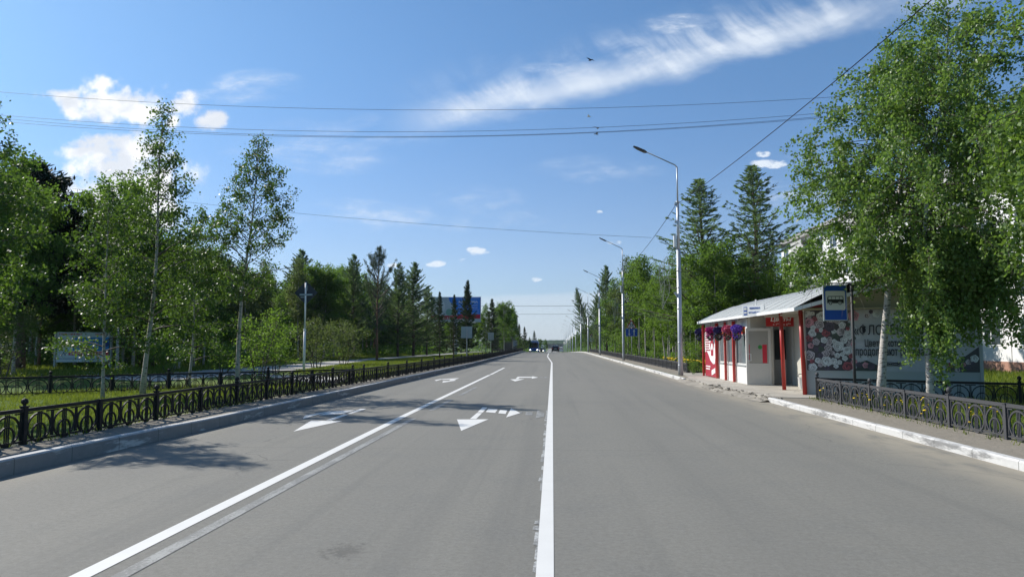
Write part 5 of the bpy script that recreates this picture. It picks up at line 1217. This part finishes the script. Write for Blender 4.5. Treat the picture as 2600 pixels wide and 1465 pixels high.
# printed poster with roses (flat print)
def poster():
    rng = random.Random(9); m_ = MB(); colr = []
    x0, x1, z0, z1 = .03, WL-.07, .82, 2.55
    def quadc(poly, y, c): m_.plate(poly, y, .001); c = tuple(min(.8, (q*1.85 if max(c) > .2 else q*.8)) for q in c); colr.extend([c]*(len(poly)+2))
    quadc([(x0, z0), (x1, z0), (x1, z1), (x0, z1)], -.012, (.30, .295, .31))
    for i in range(70):
        x = rng.uniform(1.2, 4.2); z = rng.uniform(z0+.05, z1-.05); r = rng.uniform(.05, .2); g_ = rng.uniform(.26, .36)
        quadc([(x+r*rng.uniform(.6, 1)*math.cos(a), min(z1, max(z0, z+r*.7*math.sin(a)))) for a in np.linspace(0, 6.28, 9)[:-1]], -.0125-i*.00004, (g_, g_*.97, g_*1.04))
    dark = [(.04, z0), (1.05, z0), (1.25, 1.1), (1.1, 1.35), (1.3, 1.8), (1.15, 2.2), (1.35, z1), (.04, z1)]
    quadc(dark, -.016, (.055, .038, .042)); quadc([(3.5, z0), (x1, z0), (x1, 1.5), (4.0, 1.25), (3.7, 1.0)], -.016, (.06, .05, .055)); quadc([(1.3, z0), (2.0, z0), (1.85, 1.0), (1.6, 1.12), (1.4, 1.05)], -.016, (.03, .045, .035))
    cols = [(.50, .48, .47)]*5+[(.36, .30, .31)]*3+[(.24, .035, .045)]*2+[(.40, .17, .20)]*2+[(.10, .06, .11)]*2+[(.06, .09, .05)]
    k = 0; placed = []
    for i in range(1500):
        if i % 4: x = rng.uniform(.06, 1.32)
        else: x = rng.choice([rng.uniform(1.35, 1.9), rng.uniform(3.6, x1-.1)])
        z = rng.uniform(z0+.06, z1-.06)
        if x > 3.4 and z > 1.0+(x-3.5)*.4: continue
        if 1.3 < x < 2 and z > 1.0 and z < 2.35: continue
        r = rng.uniform(.05, .15) if x < 1.32 else rng.uniform(.05, .10)
        if any((x-a)**2+(z-b)**2 < ((r+c)*.78)**2 for a, b, c in placed): continue
        placed.append((x, z, r)); c = rng.choice(cols); ph = rng.uniform(0, 6)
        for j, f in enumerate((1, .8, .62, .45, .28, .13)):
            kk = (1, .55, 1.05, .5, .95, .4)[j]; ox, oz = rng.uniform(-.12, .12)*r*(j > 0), rng.uniform(-.12, .12)*r*(j > 0)
            poly = [(min(x1, max(x0, x+ox+r*f*(1+.10*math.sin(5*a+ph+j))*math.cos(a))), min(z1, max(z0, z+oz+r*f*(1+.10*math.sin(5*a+ph+j))*math.sin(a)))) for a in np.linspace(0, 2*math.pi, 15)[:-1]]
            quadc(poly, -.0175-k*.00003-j*.0004, tuple(q*kk for q in c))
        k += 1
    me = m_.mesh('poster'); at = me.attributes.new('col', 'FLOAT_COLOR', 'FACE'); at.data.foreach_set('color', [q for c in colr for q in (*c, 1)])
    mt, N, b, out = newmat('poster_print'); a = N.n('ShaderNodeAttribute', attribute_name='col'); nz = N.noise(N.n('ShaderNodeTexCoord').outputs['Object'], 18, 5, .7)
    N.l(N.mix(N.m('MULTIPLY', nz, .35), a.outputs['Color'], (.16, .15, .16, 1)), b.inputs['Base Color']); b.inputs['Roughness'].default_value = .5
    return me
PO = link('poster', poster(), 'poster_print', PWL)
text('«ФЛОРЕНЦИЯ»', 1.92, .35, 2.27, -.035, 1.78, 'text_grey', PO, bold=.005)
text('Цветы, которые', 1.20, .26, 2.17, -.035, 1.45, 'text_grey', PO, bold=.008)
text('продолжают радовать', 1.88, .25, 2.27, -.035, 1.19, 'text_grey', PO, bold=.008)
mb = MB()
for ph in (0, 1):
    mb.tube([(2.15+.28*math.sin(t*2+ph*.8)+ph*.05, -.037, 1.02+.05*math.sin(t*3+ph)) for t in np.linspace(0, 6.28, 40)], .006, 3)
mb.build('flourish', 'text_grey', PO)
# roof
ex = 6.78
def roof_pt(s, y):       # s 0..1 eave to ridge on road side, gentle curve
    yr = 20.25-.35*s
    f = (y-20.2)/13.4
    hipf = min(1, max(0, (33.75-y)/3.4)); 
    smax = hipf
    s_ = s*smax
    x = ex+(9.95-ex)*s_; z = 2.60+.92*(1-(1-s_)**2.1)
    return (x, y, z)
mb = MB(); ny, ns = 28, 8; yy = np.linspace(20.35, 33.75, ny)
for th in (0, -.035):
    b0 = len(mb.v)
    for y in yy:
        for j in range(ns+1):
            p = roof_pt(j/ns, y); yo = -.33*(p[0]-ex)*max(0, 1-(y-20.35)/9); mb.v.append((p[0], p[1]+yo, p[2]+th))
    for i in range(ny-1):
        for j in range(ns):
            a = b0+i*(ns+1)+j; f_ = (a, a+1, a+ns+2, a+ns+1); mb.f.append(f_[::-1] if th == 0 else f_); mb.mi.append(0)
# other slope
mb.add([(9.95, 19.3, 3.52), (12.1, 18.85, 2.86), (12.1, 33.75, 2.62), (9.95, 30.35, 3.52)], [(0, 1, 2, 3)]); mb.add([(9.95, 30.35, 3.52), (12.1, 33.75, 2.62), (ex, 33.75, 2.60)], [(0, 1, 2)])
RF = mb.build('roof', 'roof_metal', K)
mb = MB(); 
for y in np.arange(20.9, 33.2, .95):
    pts = []
    for j in range(ns+1):
        p = roof_pt(j/ns, y); yo = -.33*(p[0]-ex)*max(0, 1-(y-20.35)/9)
        if j and p[0]-pts[-1][0] < .01: break
        pts.append((p[0], p[1]+yo, p[2]+.012))
    if len(pts) > 1: mb.tube(pts, .009, 4)
mb.build('seam', 'white_metal', RF)
mb = MB(); mb.box(ex-.02, ex+.02, 20.35, 33.78, 2.50, 2.60); mb.bar((ex, 20.33, 2.55), (9.95, 19.25, 3.46), .03, .10); mb.bar((9.95, 19.25, 3.46), (12.1, 18.85, 2.82), .03, .10); mb.build('eave_board', 'white_metal', RF)
mb = MB()
for y in np.arange(24.5, 33.5, .8): mb.box(ex+.025, XW-.02, y, y+.04, 2.50, 2.55)
mb.box(6.8, 6.84, 26.5, 33.4, 2.44, 2.47)
mb.build('rafter', 'dark_back', RF)
# hanging flower baskets
def basket(x, y, z, m1, lab, sc_=1.0):
    r = thing('hanging_basket', lab, 'flower basket', (x, y, z), 0, 'flower baskets under the kiosk eave'); rng = np.random.default_rng(int(y*100))
    mb = MB(); mb.tube([(0, 0, 0), (0, 0, .45)], .006, 4); mb.build('chain', 'wire_black', r)
    mb = MB(); mb.tube([(0, 0, -.22), (0, 0, -.02)], [.07, .12], 12); mb.build('pot', 'darkleaf', r)
    n = 900; p = rv(rng, n)*rng.uniform(.6, 1, (n, 1))**.5*np.array([.21, .21, .15])*sc_+np.array([0, 0, -.02]); link('blossoms', leaf_quads('blossoms', p, .07, rng, .95), m1, r)
    n = 500; p = rv(rng, n)*np.array([.15, .15, .19])*sc_+np.array([0, 0, -.26]); q = p.copy(); link('foliage', leaf_quads('foliage', p, .055, rng, .7), 'darkleaf', r)
    n = 160; p = rv(rng, n)*np.array([.17, .17, .2])*sc_+np.array([0, 0, -.24]); link('blossoms', leaf_quads('blossoms', p, .055, rng, .9), m1, r)
basket(6.84, 31.35, 2.17, 'magenta', 'magenta flower basket under the kiosk eave, over the red advert')
basket(6.84, 29.9, 2.16, 'navy', 'dark blue flower basket between the magenta and pink ones')
basket(6.84, 28.35, 2.17, 'pink', 'pink flower basket between the dark blue and violet ones')
basket(6.84, 26.95, 2.16, 'violet', 'bright violet flower basket nearest the open kiosk door')
basket(6.9, 34.0, 2.15, 'navy', 'dark flower basket beyond the far corner of the kiosk')
# litter bin by the near post
bn = thing('litter_bin', 'small white litter bin beside the near red kiosk post', 'bin', (7.85, 23.0, .115))
mb = MB(); mb.tube([(0, 0, .05), (0, 0, .42)], [.10, .16], 12); mb.build('bucket', 'pvc', bn); mb = MB(); mb.tube([(-.15, 0, .42), (-.12, 0, .52), (.12, 0, .52), (.15, 0, .42)], .012, 6); mb.build('handle', 'dark_back', bn)

# rose shrub at lamp foot
T('bush_a', 1742, 34.6, 905, 'low dark green shrub with yellow flowers between lamp foot and kiosk', w=.75)

# ------------------------------------------------------------------ apartment building right
AB = thing('apartment_building', 'white panel apartment block with balconies behind the right birches', 'building', (23.5, 0, .1))
mb = MB(); mb.box(0, 14, 20, 74, .55, 11.3); mb.build('wall', 'slab_white', AB)
mb = MB(); mb.box(-.03, 14, 19.9, 74.1, -.3, .55); mb.build('base', 'brick_base', AB)
mb = MB(); mb.box(-.5, 14.4, 19.6, 74.4, 11.3, 11.55); mb.box(-.1, 14, 20.2, 74, 11.55, 11.9); mb.build('roof', 'slab_seam', AB)
mb = MB()
for f in range(1, 5): mb.box(-.012, 0, 20, 74, .55+f*2.68-.02, .55+f*2.68+.02)
for y in np.arange(23, 74, 3.0): mb.box(-.014, 0, y-.02, y+.02, .55, 11.3)
mb.build('panel_seam', 'slab_seam', AB)
wf = MB(); wf.box(-.03, .03, -.75, .75, 0, .06); wf.box(-.03, .03, -.75, .75, 1.38, 1.45); wf.box(-.03, .03, -.75, -.68, .06, 1.38); wf.box(-.03, .03, .68, .75, .06, 1.38); wf.box(-.03, .03, .1, .16, .06, 1.38); wf = wf.mesh('window'); wf.materials.append(MATS['pure_white'])
wp = MB(); wp.box(-.01, .01, -.68, .68, .06, 1.38); wp = wp.mesh('pane'); wp.materials.append(MATS['win_glass'])
bm_ = MB(); bm_.box(-1.1, 0, -1.45, 1.45, 0, .12); bm_.box(-1.1, -1.04, -1.45, 1.45, .12, 1.05); bm_.box(-1.04, 0, -1.45, -1.39, .12, 1.05); bm_.box(-1.04, 0, 1.39, 1.45, .12, 1.05); bm_ = bm_.mesh('balcony'); bm_.materials.append(MATS['slab_white'])
bg_ = MB(); bg_.box(-1.08, -1.05, -1.42, 1.42, 1.06, 2.3); bg_.box(-1.09, -1.04, -.03, .03, 1.06, 2.3); bg_.box(-1.09, 0, -1.44, 1.44, 2.3, 2.36); bg_ = bg_.mesh('glazing'); bg_.materials.append(MATS['loggia'])
for c, y in enumerate(np.arange(24.5, 73, 3.0)):
    for f in range(4):
        z = .55+f*2.68
        if c % 4 == 2 and f > 0:
            o = link('balcony', bm_, None, AB, (0, y, z-.1)); 
            if f != 2: link('glazing', bg_, None, o)
            o = link('window', wf, None, AB, (0, y, z+.75)); link('pane', wp, None, o)
        else:
            o = link('window', wf, None, AB, (0, y, z+.82)); link('pane', wp, None, o)
# far brown building left
BB = thing('apartment_building', 'dark brown building corner showing above far left trees near the bus', 'building', (-9.8, 176, prof(176)))
mb = MB(); mb.box(-5, 0, 0, 24, 0, 9.6); mb.build('wall', 'brown_wall', BB); mb = MB(); mb.add([(-5.4, -.4, 9.6), (.4, -.4, 9.6), (.4, 24.4, 9.6), (-5.4, 24.4, 9.6), (-4.2, 3, 11.5), (-1.6, 3, 11.5), (-1.6, 21, 11.5), (-4.2, 21, 11.5)], [(0, 1, 5, 4), (1, 2, 6, 5), (2, 3, 7, 6), (3, 0, 4, 7), (4, 5, 6, 7), (3, 2, 1, 0)]); mb.build('roof', 'dark_back', BB)
for f in range(3):
    for y in (3, 8, 13, 18):
        o = link('window', wf, None, BB, (.04, y, 1.4+f*2.9)); link('pane', wp, None, o)

# ------------------------------------------------------------------ vehicles
def loft(mb, secs):    # secs: list of (y, [(x,z)...]) closed loops
    n = len(secs[0][1]); b = len(mb.v)
    for y, l in secs: mb.v += [(p[0], y, p[1]) for p in l]
    for i in range(len(secs)-1):
        for k in range(n): mb.f.append((b+i*n+k, b+(i+1)*n+k, b+(i+1)*n+(k+1) % n, b+i*n+(k+1) % n)); mb.mi.append(0)
    mb.f += [tuple(b+k for k in range(n)), tuple(b+(len(secs)-1)*n+k for k in range(n))[::-1]]; mb.mi += [0, 0]
def wheelmesh(r=.33, w=.22):
    mb = MB(); mb.tube([(-w/2, 0, 0), (w/2, 0, 0)], r, 18); t = mb.mesh('tyre'); t.materials.append(MATS['rubber'])
    mb = MB(); mb.tube([(-w/2-.01, 0, 0), (w/2+.01, 0, 0)], r*.6, 14); k = mb.mesh('rim'); k.materials.append(MATS['galvanised']); return t, k
TY, RM = wheelmesh(); TYB, RMB = wheelmesh(.48, .28)
def wheels(root, xs, ys, big=False):
    for x in xs:
        for y in ys:
            o = link('wheel', TYB if big else TY, None, root, (x, y, .48 if big else .33)); link('rim', RMB if big else RM, None, o)
def car(label, loc, rz, mat, lights, suv=True):
    r = thing('car', label, 'car', loc, rz); mb = MB()
    w, h, hb = .92, (1.62 if suv else 1.45), (1.0 if suv else .88)
    def sec(y, zt, wt, zbm=.28): return (y, [(-w*.95, zbm), (w*.95, zbm), (w, .6), (w*.97, min(zt, hb)), (wt, zt), (-wt, zt), (-w*.97, min(zt, hb)), (-w, .6)])
    # rear at -y (faces the camera), nose at +y
    loft(mb, [sec(-2.25, .8, w*.85, .38), sec(-2.2, hb, w*.9), sec(-2.0, hb+.05, w*.9), sec(-1.75, h-.12, w*.74), sec(-1.3, h-.02, w*.74), sec(0, h, w*.75), sec(.55, h-.08, w*.72), sec(1.15, hb+.05, w*.88), sec(2.0, hb-.1, w*.86), sec(2.3, .62, w*.8, .35)])
    mb.build('body', mat, r)
    mb = MB(); mb.add([(-w*.80, -2.06, hb+.04), (w*.80, -2.06, hb+.04), (w*.66, -1.8, h-.14), (-w*.66, -1.8, h-.14)], [(0, 1, 2, 3)]); mb.build('rear_window', 'dark_glass', r)
    mb = MB(); mb.add([(-w*.80, 1.14, hb+.08), (w*.80, 1.14, hb+.08), (w*.66, .62, h-.09), (-w*.66, .62, h-.09)], [(3, 2, 1, 0)]); mb.build('windscreen', 'dark_glass', r)
    wheels(r, (-w+.1, w-.1), (-1.35, 1.4))
    for s in (-1, 1):
        mb = MB(); mb.box(min(s*w*.98, s*w*.72), max(s*w*.98, s*w*.72), -2.27, -2.1, .82, 1.02); mb.build('tail_light', 'tail_red', r)
        mb = MB(); mb.box(min(s*w*.9, s*w*.6), max(s*w*.9, s*w*.6), 2.12, 2.3, .62, .78); mb.build('headlight', 'headlamp' if lights else 'car_white', r)
        mb = MB(); mb.box(min(s*(w+.02), s*(w+.2)), max(s*(w+.02), s*(w+.2)), .75, .85, 1.0, 1.15); mb.build('mirror', mat, r)
    mb = MB(); mb.box(-.28, .28, -2.275, -2.26, .78, .88); mb.build('number_plate', 'sign_white', r)
    return r
def at(u, Y): p = P(u, 886, Y); return (p[0], Y, prof(Y))
car('black car driving away, seen from behind at the crest of the road', at(1397, 172), 0, 'car_black', False)
car('white car mostly hidden behind the right side of the black car', at(1408.5, 205), 0, 'car_white', False, False)
car('dark oncoming car with headlights lit, right behind the blue bus', at(1361.5, 262), math.pi, 'car_black', True)
B = thing('bus', 'dark blue oncoming city bus with white roof and lit headlights', 'bus', at(1344, 193), math.pi)
mb = MB(); prb = lambda w, zt: [(-w, .35), (w, .35), (w, 1.3), (w*.99, 2.3), (w*.94, zt), (-w*.94, zt), (-w*.99, 2.3), (-w, 1.3)]
loft(mb, [(-6, prb(1.2, 2.75)), (-5.8, prb(1.27, 2.85)), (5.7, prb(1.27, 2.85)), (5.95, prb(1.22, 2.75))]); mb.build('body', 'bus_blue', B)
mb = MB(); mb.box(-1.0, 1.0, -4.8, 5.2, 2.853, 3.12); mb.build('roof_unit', 'car_white', B)
mb = MB(); mb.add([(-1.1, 5.965, 1.25), (1.1, 5.965, 1.25), (1.1, 5.97, 2.5), (-1.1, 5.97, 2.5)], [(3, 2, 1, 0)]); mb.build('windscreen', 'dark_glass', B)
mb = MB(); mb.box(-.8, .8, 5.96, 5.99, 2.53, 2.7); mb.build('destination_board', 'lamp_black', B)
for s in (-1, 1):
    mb = MB(); mb.box(s*1.275-.004, s*1.275+.004, -5.5, 5.2, 1.35, 2.3); mb.build('side_window', 'dark_glass', B)
    mb = MB(); mb.box(s*.93-.16, s*.93+.16, 5.93, 6.0, .62, .78); mb.build('headlight', 'headlamp', B)
    mb = MB(); mb.box(s*1.4-.08, s*1.4+.08, 5.9, 6.05, 2.0, 2.4); mb.build('mirror', 'lamp_black', B)
wheels(B, (-1.1, 1.1), (-3.6, 3.8), True)
Tk = thing('truck', 'white box truck far behind the blue bus', 'truck', at(1366.5, 320), math.pi)
mb = MB(); mb.box(-1.2, 1.2, -4, 1.6, .9, 3.3); mb.build('cargo_box', 'car_white', Tk); mb = MB(); mb.box(-1.05, 1.05, 1.65, 3.2, .5, 2.4); cb = mb.build('cab', 'car_white', Tk); mb = MB(); mb.box(-.9, .9, 3.205, 3.215, 1.35, 2.2); mb.build('windscreen', 'dark_glass', cb)
wheels(Tk, (-1, 1), (-2.8, 2.4), True)

# birds
def bird(u, v, Y, m_, lab, rz):
    p = P(u, v, Y); mb = MB()
    mb.tube([(0, -.16, 0), (0, -.08, .0), (0, .05, .01), (0, .14, .02), (0, .2, .02)], [.012, .04, .045, .03, .008], 6)
    for s in (-1, 1): mb.add([(0, .08, .02), (s*.2, .12, .10), (s*.42, .02, .06), (s*.2, .0, .09), (0, -.06, .02)], [(0, 1, 2, 3, 4) if s > 0 else (4, 3, 2, 1, 0)])
    o = mb.build('bird', m_, None, p, rz); return tag(o, lab, 'bird')
bird(1486, 152, 45, 'car_black', 'dark gliding bird high over the street near the streak of cloud', .8)
bird(1482, 294, 60, 'pure_white', 'white gull gliding between the two sets of wires', 1.4)
bird(1504, 323, 45, 'birdgrey', 'tiny bird just above the upper of the close wires', .3)
bird(1501, 338, 55, 'birdgrey', 'tiny bird just below the close wires', 2.0)

# ------------------------------------------------------------------ air
m = bpy.data.materials.new('haze_air'); m.use_nodes = True; m.node_tree.nodes.clear(); N = NT(m.node_tree)
o_ = N.n('ShaderNodeOutputMaterial'); pv = N.n('ShaderNodeVolumePrincipled'); pv.inputs['Color'].default_value = (.80, .88, 1, 1); pv.inputs['Density'].default_value = .0001; pv.inputs['Anisotropy'].default_value = .2
N.l(pv.outputs[0], o_.inputs['Volume']); MATS['haze_air'] = m
mb = MB(); mb.box(-2650, 2650, -60, 2650, -14, 290); hz = mb.build('haze', 'haze_air'); stuff(hz, 'thin summer haze in the air over the far road', 'haze')
